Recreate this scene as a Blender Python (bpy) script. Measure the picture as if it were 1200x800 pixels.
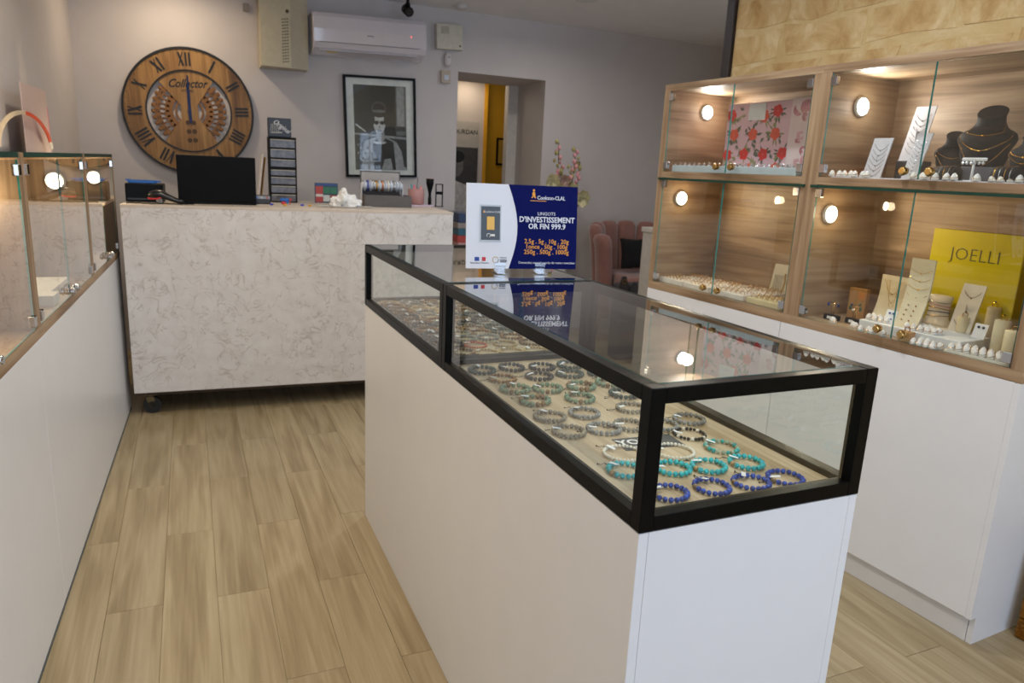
import bpy, bmesh, math, random
from math import sin, cos, pi, radians, sqrt, atan2
from mathutils import Vector, Matrix
random.seed(7)
for o in list(bpy.data.objects): bpy.data.objects.remove(o)
SC = bpy.context.scene
COL = SC.collection

# ------------------------------------------------------------------ camera
cam = bpy.data.cameras.new('camera'); cam_o = bpy.data.objects.new('camera', cam); COL.objects.link(cam_o)
cam.sensor_width = 36; cam.lens = 848.75 / 1200 * 36; cam.clip_start = 0.02
cam_o.matrix_world = Matrix(((0.9164, 0.0499, -0.3980, 0), (-0.3983, 0.2281, -0.8884, 0),
                             (0.0463, 0.9723, 0.2291, 1.4), (0, 0, 0, 1)))
f_ = Vector((0.39801, 0.88839, -0.22911)).normalized()
r0 = Vector((cos(radians(24.1331)), -sin(radians(24.1331)), 0)); u0 = r0.cross(f_)
ro = radians(2.7198); r_ = r0 * cos(ro) + u0 * sin(ro); u_ = -r0 * sin(ro) + u0 * cos(ro)
cam_o.matrix_world = Matrix(((r_.x, u_.x, -f_.x, 0), (r_.y, u_.y, -f_.y, 0), (r_.z, u_.z, -f_.z, 1.4), (0, 0, 0, 1)))
cam.dof.use_dof = True; cam.dof.focus_distance = 1.5; cam.dof.aperture_fstop = 7.0
SC.camera = cam_o

# ------------------------------------------------------------------ world, exposure, main lights
w = bpy.data.worlds.new('world'); SC.world = w; w.use_nodes = True
w.node_tree.nodes['Background'].inputs[0].default_value = (0.62, 0.76, 1.0, 1)
w.node_tree.nodes['Background'].inputs[1].default_value = 1.2
SC.view_settings.view_transform = 'Standard'; SC.view_settings.look = 'None'
SC.view_settings.exposure = 0.14; SC.view_settings.gamma = 1.0; SC.view_settings.use_curve_mapping = False

def lamp(name, typ, loc, energy, color, size=.1, target=None, shape='DISK', sy=None, spot=None, blend=1.0, spread=None):
    l = bpy.data.lights.new(name, typ); l.energy = energy; l.color = color
    if typ == 'AREA':
        l.shape = shape; l.size = size
        if sy: l.size_y = sy
        if spread: l.spread = spread
    elif typ == 'SPOT':
        l.spot_size = radians(spot); l.spot_blend = blend; l.shadow_soft_size = size
    else: l.shadow_soft_size = size
    o = bpy.data.objects.new(name, l); COL.objects.link(o); o.location = loc
    if target is not None:
        o.rotation_euler = (Vector(target) - Vector(loc)).to_track_quat('-Z', 'Y').to_euler()
    return o
WARM = (1.0, .80, .56); NEUT = (1.0, .94, .88); COOL = (.62, .77, 1.0)
lamp('shop_window_daylight', 'AREA', (1.0, -2.75, 1.45), 43, COOL, 2.6, (1.0, 2, 1.2), 'RECTANGLE', 1.9)
CW_ = (.84, .92, 1.0)
DOWN = [((-.05, 5.35), 6, WARM), ((2.62, 4.85), 5, NEUT), ((.12, 2.9), 14, (1, .87, .68)), ((.2, .75), 9, (1, .88, .72)),
        ((1.55, 1.9), 11, CW_), ((1.45, 3.6), 9, CW_), ((1.5, .2), 12, CW_), ((3.9, 4.2), 1.5, NEUT)]
for (x, y), e, c in DOWN:
    lamp('downlight_lamp', 'AREA', (x, y, 2.575), e, c, .13, (x, y, 0), spread=radians(165))

# ------------------------------------------------------------------ helpers
def lin(c):
    c = c.lstrip('#'); v = [int(c[i:i + 2], 16) / 255 for i in (0, 2, 4)]
    return tuple((a / 12.92 if a <= .04045 else ((a + .055) / 1.055) ** 2.4) for a in v) + (1,)
MATS = {}
class NT:
    def __init__(s, name):
        s.m = bpy.data.materials.new(name); s.m.use_nodes = True; s.t = s.m.node_tree; s.n = s.t.nodes
        s.b = s.n['Principled BSDF']; s.out = s.n['Material Output']
    def N(s, typ, **k):
        n = s.n.new('ShaderNode' + typ)
        for a, v in k.items():
            if a.startswith('i_'):
                key = a[2:]; key = int(key) if key.isdigit() else key.replace('_', ' ')
                n.inputs[key].default_value = v
            else: setattr(n, a, v)
        return n
    def L(s, a, b): s.t.links.new(a, b)
def ramp(nt, fac, stops):
    r = nt.N('ValToRGB'); nt.L(fac, r.inputs[0]); e = r.color_ramp.elements
    e[0].position, e[0].color = stops[0][0], stops[0][1]; e[1].position, e[1].color = stops[-1][0], stops[-1][1]
    for p, c in stops[1:-1]:
        x = e.new(p); x.color = c
    return r
def P(name, col, rough=.5, metal=0, var=.06, scale=25, bump=0, spec=None, coat=0, emit=0, sheen=0):
    if name in MATS: return MATS[name]
    nt = NT(name); c = lin(col)
    tc = nt.N('TexCoord'); no = nt.N('TexNoise', i_Scale=scale, i_Detail=3.0); nt.L(tc.outputs['Object'], no.inputs['Vector'])
    r = ramp(nt, no.outputs[0], [(.3, tuple(max(0, v * (1 - var)) for v in c[:3]) + (1,)), (.7, tuple(min(1, v * (1 + var)) for v in c[:3]) + (1,))])
    nt.L(r.outputs[0], nt.b.inputs['Base Color'])
    nt.b.inputs['Roughness'].default_value = rough; nt.b.inputs['Metallic'].default_value = metal
    if spec is not None: nt.b.inputs['Specular IOR Level'].default_value = spec
    if coat: nt.b.inputs['Coat Weight'].default_value = coat; nt.b.inputs['Coat Roughness'].default_value = .03
    if sheen: nt.b.inputs['Sheen Weight'].default_value = sheen
    if emit: nt.L(r.outputs[0], nt.b.inputs['Emission Color']); nt.b.inputs['Emission Strength'].default_value = emit
    if bump:
        bu = nt.N('Bump', i_Strength=bump, i_Distance=.01); nt.L(no.outputs[0], bu.inputs['Height']); nt.L(bu.outputs[0], nt.b.inputs['Normal'])
    MATS[name] = nt.m; return nt.m
def wood(name, cols, axis='X', scale=1.0, rough=.45, rand=False, ring=.5, bump=.12, contrast=1.0, fine=14, broad=5):
    if name in MATS: return MATS[name]
    nt = NT(name); tc = nt.N('TexCoord'); mp = nt.N('Mapping'); s = {'X': (1.2, fine, fine), 'Y': (fine, 1.2, fine), 'Z': (fine, fine, 1.2)}[axis]
    src = tc.outputs['Object']
    if rand:
        oi = nt.N('ObjectInfo'); mu = nt.N('Math', operation='MULTIPLY', i_1=83.0); nt.L(oi.outputs['Random'], mu.inputs[0])
        ad = nt.N('VectorMath', operation='ADD'); nt.L(src, ad.inputs[0]); nt.L(mu.outputs[0], ad.inputs[1]); src = ad.outputs[0]
    nt.L(src, mp.inputs['Vector']); mp.inputs['Scale'].default_value = tuple(v * scale for v in s)
    n1 = nt.N('TexNoise', i_Scale=1.0, i_Detail=7.0, i_Roughness=.6, i_Distortion=.8); nt.L(mp.outputs[0], n1.inputs['Vector'])
    mp2 = nt.N('Mapping'); nt.L(src, mp2.inputs['Vector']); s2 = {'X': (1.1, broad, broad), 'Y': (broad, 1.1, broad), 'Z': (broad, broad, 1.1)}[axis]
    mp2.inputs['Scale'].default_value = tuple(v * scale for v in s2)
    n2 = nt.N('TexNoise', i_Scale=1.0, i_Detail=2.0, i_Distortion=.4); nt.L(mp2.outputs[0], n2.inputs['Vector'])
    m1 = nt.N('Math', operation='MULTIPLY', i_1=16.0); nt.L(n2.outputs[0], m1.inputs[0])
    sn = nt.N('Math', operation='SINE'); nt.L(m1.outputs[0], sn.inputs[0])
    m2 = nt.N('Math', operation='MULTIPLY', i_1=.09 * ring * 2); nt.L(sn.outputs[0], m2.inputs[0])
    mp3 = nt.N('Mapping'); nt.L(src, mp3.inputs['Vector']); s3 = {'X': (6, 130, 130), 'Y': (130, 6, 130), 'Z': (130, 130, 6)}[axis]
    mp3.inputs['Scale'].default_value = s3
    n3 = nt.N('TexNoise', i_Scale=1.0, i_Detail=3.0); nt.L(mp3.outputs[0], n3.inputs['Vector'])
    m3 = nt.N('Math', operation='MULTIPLY', i_1=.32); nt.L(n3.outputs[0], m3.inputs[0])
    a1 = nt.N('Math', operation='ADD'); nt.L(n1.outputs[0], a1.inputs[0]); nt.L(m2.outputs[0], a1.inputs[1])
    a2 = nt.N('Math', operation='ADD'); nt.L(a1.outputs[0], a2.inputs[0]); nt.L(m3.outputs[0], a2.inputs[1])
    sb = nt.N('Math', operation='SUBTRACT', i_1=.16); nt.L(a2.outputs[0], sb.inputs[0])
    r = ramp(nt, sb.outputs[0], [(.5 - .22 / contrast, lin(cols[0])), (.5, lin(cols[1])), (.5 + .22 / contrast, lin(cols[2]))])
    col = r.outputs[0]
    if rand:
        hs = nt.N('HueSaturation'); nt.L(col, hs.inputs['Color'])
        mr = nt.N('MapRange', i_3=.92, i_4=1.06); nt.L(oi.outputs['Random'], mr.inputs[0]); nt.L(mr.outputs[0], hs.inputs['Value']); col = hs.outputs[0]
    nt.L(col, nt.b.inputs['Base Color']); nt.b.inputs['Roughness'].default_value = rough
    bu = nt.N('Bump', i_Strength=bump, i_Distance=.004); nt.L(a2.outputs[0], bu.inputs['Height']); nt.L(bu.outputs[0], nt.b.inputs['Normal'])
    MATS[name] = nt.m; return nt.m
def glassmat(name='clear_glass', tint=(.965, .985, .975), boost=1.6):
    if name in MATS: return MATS[name]
    nt = NT(name); nt.n.remove(nt.b)
    tr = nt.N('BsdfTransparent'); tr.inputs[0].default_value = tint + (1,)
    gl = nt.N('BsdfGlossy'); gl.inputs['Roughness'].default_value = .0; gl.inputs[0].default_value = (1, 1, 1, 1)
    fr = nt.N('Fresnel', i_IOR=1.5); ge = nt.N('NewGeometry')
    iv = nt.N('Math', operation='SUBTRACT', i_0=1.0); nt.L(ge.outputs['Backfacing'], iv.inputs[1])
    m = nt.N('Math', operation='MULTIPLY', i_1=boost, use_clamp=True); nt.L(fr.outputs[0], m.inputs[0])
    m2 = nt.N('Math', operation='MULTIPLY', use_clamp=True); nt.L(m.outputs[0], m2.inputs[0]); nt.L(iv.outputs[0], m2.inputs[1])
    mx = nt.N('MixShader'); nt.L(m2.outputs[0], mx.inputs[0]); nt.L(tr.outputs[0], mx.inputs[1]); nt.L(gl.outputs[0], mx.inputs[2])
    nt.L(mx.outputs[0], nt.out.inputs[0]); MATS[name] = nt.m; return nt.m
def emis(name, col, st):
    if name in MATS: return MATS[name]
    nt = NT(name); nt.b.inputs['Base Color'].default_value = col + (1,); nt.b.inputs['Emission Color'].default_value = col + (1,)
    nt.b.inputs['Emission Strength'].default_value = st
    MATS[name] = nt.m; return nt.m

BM = bmesh.new
def setmi(bm, fs, mi, sm=False):
    for f in fs: f.material_index = mi; f.smooth = sm
def merge(bm, b2, M=None):
    if M is not None: b2.transform(M)
    vm = [bm.verts.new(v.co) for v in b2.verts]; b2.verts.index_update()
    for f in b2.faces:
        try:
            g = bm.faces.new([vm[v.index] for v in f.verts]); g.material_index = f.material_index; g.smooth = f.smooth
        except ValueError: pass
    b2.free()
def box(bm, x0, x1, y0, y1, z0, z1, mi=0, bev=0, M=None, seg=1):
    b = BM(); v = [b.verts.new(c) for c in ((x0, y0, z0), (x1, y0, z0), (x1, y1, z0), (x0, y1, z0), (x0, y0, z1), (x1, y0, z1), (x1, y1, z1), (x0, y1, z1))]
    for q in ((3, 2, 1, 0), (4, 5, 6, 7), (0, 1, 5, 4), (1, 2, 6, 5), (2, 3, 7, 6), (3, 0, 4, 7)): b.faces.new([v[i] for i in q])
    if bev: bmesh.ops.bevel(b, geom=list(b.edges), offset=bev, segments=seg, affect='EDGES', profile=.5)
    setmi(b, b.faces, mi); merge(bm, b, M)
def frame_of(d):
    d = Vector(d).normalized(); a = Vector((0, 0, 1)) if abs(d.z) < .9 else Vector((1, 0, 0))
    u = d.cross(a).normalized(); return u, d.cross(u).normalized()
def cyl(bm, p0, p1, r, seg=12, r1=None, mi=0, cap=True, sm=True):
    p0, p1 = Vector(p0), Vector(p1); r1 = r if r1 is None else r1; u, v = frame_of(p1 - p0)
    A = [bm.verts.new(p0 + (u * cos(2 * pi * i / seg) + v * sin(2 * pi * i / seg)) * r) for i in range(seg)]
    Bq = [bm.verts.new(p1 + (u * cos(2 * pi * i / seg) + v * sin(2 * pi * i / seg)) * r1) for i in range(seg)]
    for i in range(seg):
        f = bm.faces.new((A[i], A[(i + 1) % seg], Bq[(i + 1) % seg], Bq[i])); f.material_index = mi; f.smooth = sm
    if cap:
        f = bm.faces.new(A[::-1]); f.material_index = mi; f = bm.faces.new(Bq); f.material_index = mi
def tube(bm, pts, r, seg=6, closed=False, mi=0):
    pts = [Vector(p) for p in pts]; n = len(pts); rings = []
    for i, p in enumerate(pts):
        if closed: d = pts[(i + 1) % n] - pts[i - 1]
        else: d = pts[min(i + 1, n - 1)] - pts[max(i - 1, 0)]
        if i == 0 or True: u, v = frame_of(d)
        rings.append([bm.verts.new(p + (u * cos(2 * pi * k / seg) + v * sin(2 * pi * k / seg)) * r) for k in range(seg)])
    for i in range(n if closed else n - 1):
        a, b = rings[i], rings[(i + 1) % n]
        for k in range(seg):
            f = bm.faces.new((a[k], a[(k + 1) % seg], b[(k + 1) % seg], b[k])); f.material_index = mi; f.smooth = True
    if not closed:
        for q in (rings[0][::-1], rings[-1]):
            f = bm.faces.new(q); f.material_index = mi
def sph(bm, c, r, u=10, v=6, mi=0, sc=(1, 1, 1)):
    c = Vector(c); rows = []
    for j in range(1, v):
        t = pi * j / v; rows.append([bm.verts.new(c + Vector((sin(t) * cos(2 * pi * i / u) * sc[0], sin(t) * sin(2 * pi * i / u) * sc[1], cos(t) * sc[2])) * r) for i in range(u)])
    top = bm.verts.new(c + Vector((0, 0, r * sc[2]))); bot = bm.verts.new(c - Vector((0, 0, r * sc[2]))); F = []
    for i in range(u):
        F.append(bm.faces.new((top, rows[0][i], rows[0][(i + 1) % u]))); F.append(bm.faces.new((bot, rows[-1][(i + 1) % u], rows[-1][i])))
        for j in range(v - 2): F.append(bm.faces.new((rows[j][i], rows[j + 1][i], rows[j + 1][(i + 1) % u], rows[j][(i + 1) % u])))
    setmi(bm, F, mi, True)
def loft(bm, rings, mi=0, cap=True, sm=True):
    R = [[bm.verts.new(p) for p in r] for r in rings]; n = len(R[0])
    for a, b in zip(R, R[1:]):
        for k in range(n):
            f = bm.faces.new((a[k], a[(k + 1) % n], b[(k + 1) % n], b[k])); f.material_index = mi; f.smooth = sm
    if cap:
        f = bm.faces.new(R[0][::-1]); f.material_index = mi; f = bm.faces.new(R[-1]); f.material_index = mi
def lathe(bm, prof, seg=20, c=(0, 0, 0), mi=0):
    loft(bm, [[(c[0] + r * cos(2 * pi * k / seg), c[1] + r * sin(2 * pi * k / seg), c[2] + z) for k in range(seg)] for r, z in prof], mi)
def prism(bm, pts, o=(0, 0, 0), ux=(1, 0, 0), uy=(0, 0, 1), t=.001, mi=0):
    """flat outline pts in (ux,uy) from o, given thickness t along ux x uy (towards the viewer side, -y by default)"""
    o, ux, uy = Vector(o), Vector(ux), Vector(uy); n = ux.cross(uy).normalized()
    area = sum(pts[i][0] * pts[(i + 1) % len(pts)][1] - pts[(i + 1) % len(pts)][0] * pts[i][1] for i in range(len(pts)))
    if area < 0: pts = pts[::-1]
    A = [bm.verts.new(o + ux * a + uy * b) for a, b in pts]; Bq = [bm.verts.new(o + ux * a + uy * b + n * t) for a, b in pts]
    fs = [bm.faces.new(A[::-1]), bm.faces.new(Bq)]
    for i in range(len(pts)): fs.append(bm.faces.new((A[i], A[(i + 1) % len(pts)], Bq[(i + 1) % len(pts)], Bq[i])))
    setmi(bm, fs, mi)
def ell(cx, cy, rx, ry=None, n=20, a0=0, a1=2 * pi):
    ry = rx if ry is None else ry; full = abs(a1 - a0 - 2 * pi) < 1e-6
    return [(cx + rx * cos(a0 + (a1 - a0) * i / (n if full else n - 1)), cy + ry * sin(a0 + (a1 - a0) * i / (n if full else n - 1))) for i in range(n)]
def obj(name, bm, mats, parent=None, loc=None, rot=None, kind=None):
    bmesh.ops.recalc_face_normals(bm, faces=list(bm.faces)) if not getattr(bm, 'keep', False) and len(bm.faces) < 60000 else None
    me = bpy.data.meshes.new(name); bm.to_mesh(me); bm.free()
    for m in (mats if isinstance(mats, (list, tuple)) else [mats]): me.materials.append(m)
    o = bpy.data.objects.new(name, me); COL.objects.link(o)
    if parent: o.parent = parent
    if loc is not None: o.location = loc
    if rot is not None: o.rotation_euler = rot if isinstance(rot, (tuple, list)) else (0, 0, rot)
    if kind: o['kind'] = kind
    return o
def tag(o, label, cat, group=None, kind=None):
    o['label'] = label; o['category'] = cat
    if group: o['group'] = group
    if kind: o['kind'] = kind
    return o
def thing(name, label, cat, loc=(0, 0, 0), rz=0, group=None):
    o = bpy.data.objects.new(name, None); COL.objects.link(o); o.location = loc
    o.rotation_euler = rz if isinstance(rz, (tuple, list)) else (0, 0, rz); o.empty_display_size = .05
    return tag(o, label, cat, group)
def struct(name, bm, mats, **k):
    o = obj(name, bm, mats, **k)
    if not o.parent: o['kind'] = 'structure'
    return o
def dup(root, loc, rz=None, label=None, group=None):
    r = root.copy(); COL.objects.link(r); r.location = loc
    if rz is not None: r.rotation_euler = rz if isinstance(rz, (tuple, list)) else (0, 0, rz)
    if label: r['label'] = label
    if group: r['group'] = group
    for ch in list(root.children):
        c = ch.copy(); COL.objects.link(c); c.parent = r
        for g in ch.children:
            d = g.copy(); COL.objects.link(d); d.parent = c
    return r
def text(s, size, m, parent, loc, rot=(pi / 2, 0, 0), align='CENTER', ext=.0004, shear=0, bold=0, name='lettering', sx=1, space=1):
    c = bpy.data.curves.new('t', 'FONT'); c.body = s; c.size = size; c.align_x = align; c.align_y = 'CENTER'; c.extrude = ext
    c.shear = shear; c.offset = bold; c.resolution_u = 2; c.space_character = space
    t = bpy.data.objects.new('t', c); COL.objects.link(t)
    me = bpy.data.meshes.new_from_object(t.evaluated_get(bpy.context.evaluated_depsgraph_get()))
    bpy.data.objects.remove(t); bpy.data.curves.remove(c)
    me.materials.clear(); me.materials.append(m); me.name = name
    o = bpy.data.objects.new(name, me); COL.objects.link(o); o.parent = parent; o.location = loc; o.rotation_euler = rot; o.scale = (sx, 1, 1)
    return o
def pane(name, parent, x0, x1, y0, y1, z0, z1, thin, edge='glass_edge'):
    """sheet of glass as a real box: large faces glass, edges green"""
    b = BM(); box(b, x0, x1, y0, y1, z0, z1)
    bmesh.ops.recalc_face_normals(b, faces=list(b.faces))
    for f in b.faces: f.material_index = 0 if abs(f.normal['XYZ'.index(thin)]) > .9 else 1
    return obj(name, b, [GLASS, GEDGE], parent)

# ------------------------------------------------------------------ materials
GLASS = glassmat(); GEDGE = P('glass_edge', '#2f8f88', .15, 0, .1, spec=.8)
GEDGE_D = P('glass_edge_dark', '#0a3a30', .4, 0, .1, spec=.3)
WHITE = P('white_laminate', '#e4e4e6', .35, var=.012, scale=8)
WALL = P('painted_plaster', '#c9c2bf', .85, var=.02, scale=6, bump=.05)
CEIL = P('ceiling_paint', '#eceaea', .9, var=.02, scale=5)
YEL = P('ochre_paint', '#c79a1c', .8, var=.03, scale=5)
OC = ('#745a3e', '#94775a', '#ab9172')
OAK = wood('sonoma_oak', OC, 'X', 1, .5, fine=26, broad=8, ring=.8)
OAKZ = wood('sonoma_oak_upright', OC, 'Z', 1, .5, fine=26, broad=8)
OAKY = wood('sonoma_oak_side', OC, 'Y', 1, .5, fine=26, broad=8, ring=.9)
OAKP = wood('display_board_oak', ('#a58f70', '#bda888', '#cdbb9e'), 'Y', 1.1, .5, ring=.3, fine=40, broad=12)
FLOORW = wood('floor_plank_oak', ('#8a7858', '#9c8a69', '#ab9a7a'), 'Y', 1, .4, rand=True, ring=.9, bump=.10, fine=42, broad=11, contrast=.85)
BLK = P('black_powder_coat', '#050506', .34, 0, .15, spec=.12)
BLKP = P('black_plastic', '#050506', .45, var=.2, spec=.15)
CHROME = P('chrome', '#c9cbd0', .12, 1.0, .03)
BRASS = P('warm_brass', '#c8a569', .18, 1.0, .06)
GOLD = P('gold', '#e0a83a', .22, 1.0, .08)
SILV = P('silver', '#d5d7da', .2, 1.0, .05)
PAPER = P('white_paper', '#ecebe8', .8, var=.02)
CREAM = P('cream_leatherette', '#ded3c0', .6, var=.03)
CARD = P('white_card', '#e8e6e6', .6, var=.02)
GREY = P('grey_card', '#6d6a68', .6, var=.05)
LIGHTC = emis('puck_lens_cool', (1, .98, .95), 14); LIGHTW = emis('puck_lens_warm', (1, .88, .68), 12)

# ------------------------------------------------------------------ the setting
X0, X1, YF, YB, ZC = -.66, 4.78, -2.8, 5.8, 2.6
b = BM(); box(b, X0 - .3, X1 + .1, YF - .1, 8.0, -.12, -.0035)
floor = struct('floor', b, FLOORW)
def plank_mesh():
    b = BM(); box(b, .0006, .1604, .0006, .9494, -.0035, 0, bev=.0006); return b
pl0 = obj('plank', plank_mesh(), FLOORW, floor, (0, 0, 0)); first = True
for k in range(-4, 30):
    xk = .019 + .161 * (k - 0)
    off = 2.30 - .006 * k + (.475 if k % 2 else 0)
    for j in range(-3, 5):
        y = off + .95 * j
        if y < (.5 if xk < 2.4 else 2.4) or y > YB - .02: continue
        if xk < 2.4 and y < 1.0 and xk > .8 and xk < 1.5: continue
        if first: o = pl0; first = False
        else: o = pl0.copy(); COL.objects.link(o); o.parent = floor
        o.location = (xk, y - .95, 0)
b = BM(); box(b, X0 - .3, X1 + .1, YF - .1, YB + .61, ZC, ZC + .1); ceiling = struct('ceiling', b, CEIL)
b = BM(); box(b, -.12, 0, -8.7, 0.3, 0, ZC); struct('wall_left', b, WALL, loc=(-.656, YB, 0), rot=radians(-.93))
b = BM()   # thick back wall with the doorway
DX0, DX1, DZ, RY = 2.017, 2.795, 2.15, 6.4
box(b, X0 - .12, DX0, YB, RY, 0, ZC); box(b, DX1, X1 + .1, YB, RY, 0, ZC); box(b, DX0, DX1, YB, RY, DZ, ZC)
struct('wall_back', b, WALL)
b = BM(); box(b, X1, X1 + .12, 2.9, YB, 0, ZC); struct('wall_right', b, WALL)
# doorway trim at the far side of the thick wall, hallway beyond
b = BM(); box(b, 2.70, 2.795, 6.36, 6.44, 0, 2.15); box(b, 2.017, 2.04, 6.36, 6.44, 0, 2.15); struct('trim_doorway', b, P('door_frame_white', '#d3cfcb', .6))
b = BM(); box(b, 1.2, 2.715, 7.0, 7.1, 0, 2.5); struct('wall_hallway', b, WALL)
b = BM(); box(b, 2.715, 2.75, 6.99, 7.12, 0, 2.5); struct('trim_hallway', b, P('bright_ochre_paint', '#e0a51c', .7))
b = BM(); box(b, 2.75, 4.2, 7.1, 7.2, 0, 2.5); box(b, 1.2, 4.2, 6.41, 7.0, 2.32, 2.4); box(b, 4.1, 4.2, 6.4, 7.1, 0, 2.4); box(b, 1.1, 1.2, 6.4, 7.0, 0, 2.4)
struct('wall_ochre', b, YEL)
lamp('hallway_lamp', 'AREA', (2.5, 6.75, 2.25), 2.2, WARM, .25, (2.5, 6.75, 0))
# front wall behind the camera with the shop window opening
b = BM(); box(b, X0 - .3, -.35, YF - .12, YF, 0, ZC); box(b, 2.35, X1, YF - .12, YF, 0, ZC); box(b, -.35, 2.35, YF - .12, YF, 0, .45); box(b, -.35, 2.35, YF - .12, YF, 2.42, ZC)
struct('wall_front', b, WALL)
# stone wall behind the right-hand cabinets
RRZ = radians(-86.42)
def RW(u, v, z): return (2.069 + cos(RRZ) * u - sin(RRZ) * v, 2.998 + sin(RRZ) * u + cos(RRZ) * v, z)
def stonemat(name, c0, c1, c2):
    nt = NT(name); tc = nt.N('TexCoord'); oi = nt.N('ObjectInfo'); mu = nt.N('Math', operation='MULTIPLY', i_1=31.0); nt.L(oi.outputs['Random'], mu.inputs[0])
    ad = nt.N('VectorMath', operation='ADD'); nt.L(tc.outputs['Object'], ad.inputs[0]); nt.L(mu.outputs[0], ad.inputs[1])
    n = nt.N('TexNoise', i_Scale=7.0, i_Detail=8.0, i_Roughness=.65, i_Distortion=.6); nt.L(ad.outputs[0], n.inputs['Vector'])
    r = ramp(nt, n.outputs[0], [(.32, lin(c0)), (.5, lin(c1)), (.66, lin(c2))]); nt.L(r.outputs[0], nt.b.inputs['Base Color'])
    bu = nt.N('Bump', i_Strength=.55, i_Distance=.02); nt.L(n.outputs[0], bu.inputs['Height']); nt.L(bu.outputs[0], nt.b.inputs['Normal']); nt.b.inputs['Roughness'].default_value = .9
    return nt.m
STONE = stonemat('limestone', '#b08a54', '#c9aa76', '#dbc598'); MORTAR = stonemat('lime_mortar', '#c6a974', '#cfb582', '#d9c398')
b = BM(); box(b, 0, 5.9, .392, .55, 0, ZC); sw = struct('wall_stone', b, MORTAR); sw.location = (2.069, 2.998, 0); sw.rotation_euler = (0, 0, RRZ)
z = 1.80; row = 0
while z < 2.6:
    h = random.uniform(.13, .19); h = min(h, 2.6 - z); u = -.0 if row % 2 else 0
    while u < 2.9:
        l = random.uniform(.22, .48)
        b = BM(); n = 10; g = .011
        x0, x1, z0, z1 = u + g, u + l - g, z + g, z + h - g
        jit = lambda: random.uniform(-.018, .018)
        pts = [(x0 + jit(), z0 + jit()), ((x0 + x1) / 2, z0 + jit()), (x1 + jit(), z0 + jit()), (x1 + jit(), (z0 + z1) / 2), (x1 + jit(), z1 + jit()), ((x0 + x1) / 2, z1 + jit()), (x0 + jit(), z1 + jit()), (x0 + jit(), (z0 + z1) / 2)]
        pts = [(max(0.001, a), min(2.599, c)) for a, c in pts]
        prism(b, pts, (0, .393, 0), t=random.uniform(.0025, .0045)); bmesh.ops.bevel(b, geom=[e for e in b.edges], offset=.001, segments=1, affect='EDGES')
        obj('stone', b, STONE, sw); u += l
    z += h; row += 1
b = BM(); box(b, -.055, -.002, .37, .56, 0, ZC, bev=.004); o = struct('trim_stone_edge', b, P('dark_stained_post', '#2a211e', .5, var=.2)); o.location = (2.069, 2.998, 0); o.rotation_euler = (0, 0, RRZ)

# ceiling lights (real fittings around the lamps)
fit0 = None
for i, ((x, y), e, c) in enumerate(DOWN):
    b = BM(); lathe(b, [(.068, 0), (.085, 0), (.085, .008), (.068, .012)], 24, (0, 0, -.012))
    lab = 'bright recessed downlight in the ceiling at the top edge of the photo' if i == 1 else 'recessed round downlight in the ceiling outside the picture'
    t = thing('ceiling_downlight', lab, 'ceiling light', (x, y, ZC), 0, 'recessed ceiling downlights')
    obj('trim_ring', b, P('downlight_white', '#dddddd', .5), t)
    b = BM(); cyl(b, (0, 0, -.006), (0, 0, -.001), .066, 24); obj('lens', b, emis('downlight_lens', (1, .95, .88), 9), t)
b = BM(); lathe(b, [(.045, 0), (.05, -.01), (.035, -.028), (.0001, -.03)], 20); t = tag(obj('smoke_detector', b, P('detector_white', '#cfccca', .5), loc=(1.96, 5.6, ZC)), 'small round white detector on the ceiling above the alarm panel', 'detector')

# ------------------------------------------------------------------ central white pedestal and the two glass cases
CX0, CX1, CYN, CYJ, CYF = .594, 1.049, .826, 1.781, 2.719
ped = thing('display_pedestal', 'long white laminate pedestal in the middle of the shop under two black-framed glass cases', 'pedestal', (CX0, CYN, 0))
W = CX1 - CX0; LN = CYF - CYN
b = BM(); box(b, .001, .019, .001, LN - .001, 0, .876, bev=.0008); obj('side_panel', b, WHITE, ped)
b = BM(); box(b, W - .019, W - .001, .001, LN - .001, 0, .876, bev=.0008); obj('side_panel', b, WHITE, ped)
b = BM(); box(b, .0195, W - .0195, .0015, .019, 0, .876); obj('end_panel', b, WHITE, ped)
b = BM(); box(b, .0195, W - .0195, LN - .019, LN - .0015, 0, .876); obj('end_panel', b, WHITE, ped)
b = BM(); box(b, .0195, W - .0195, .019, LN - .019, .855, .876); obj('top_panel', b, WHITE, ped)
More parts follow.
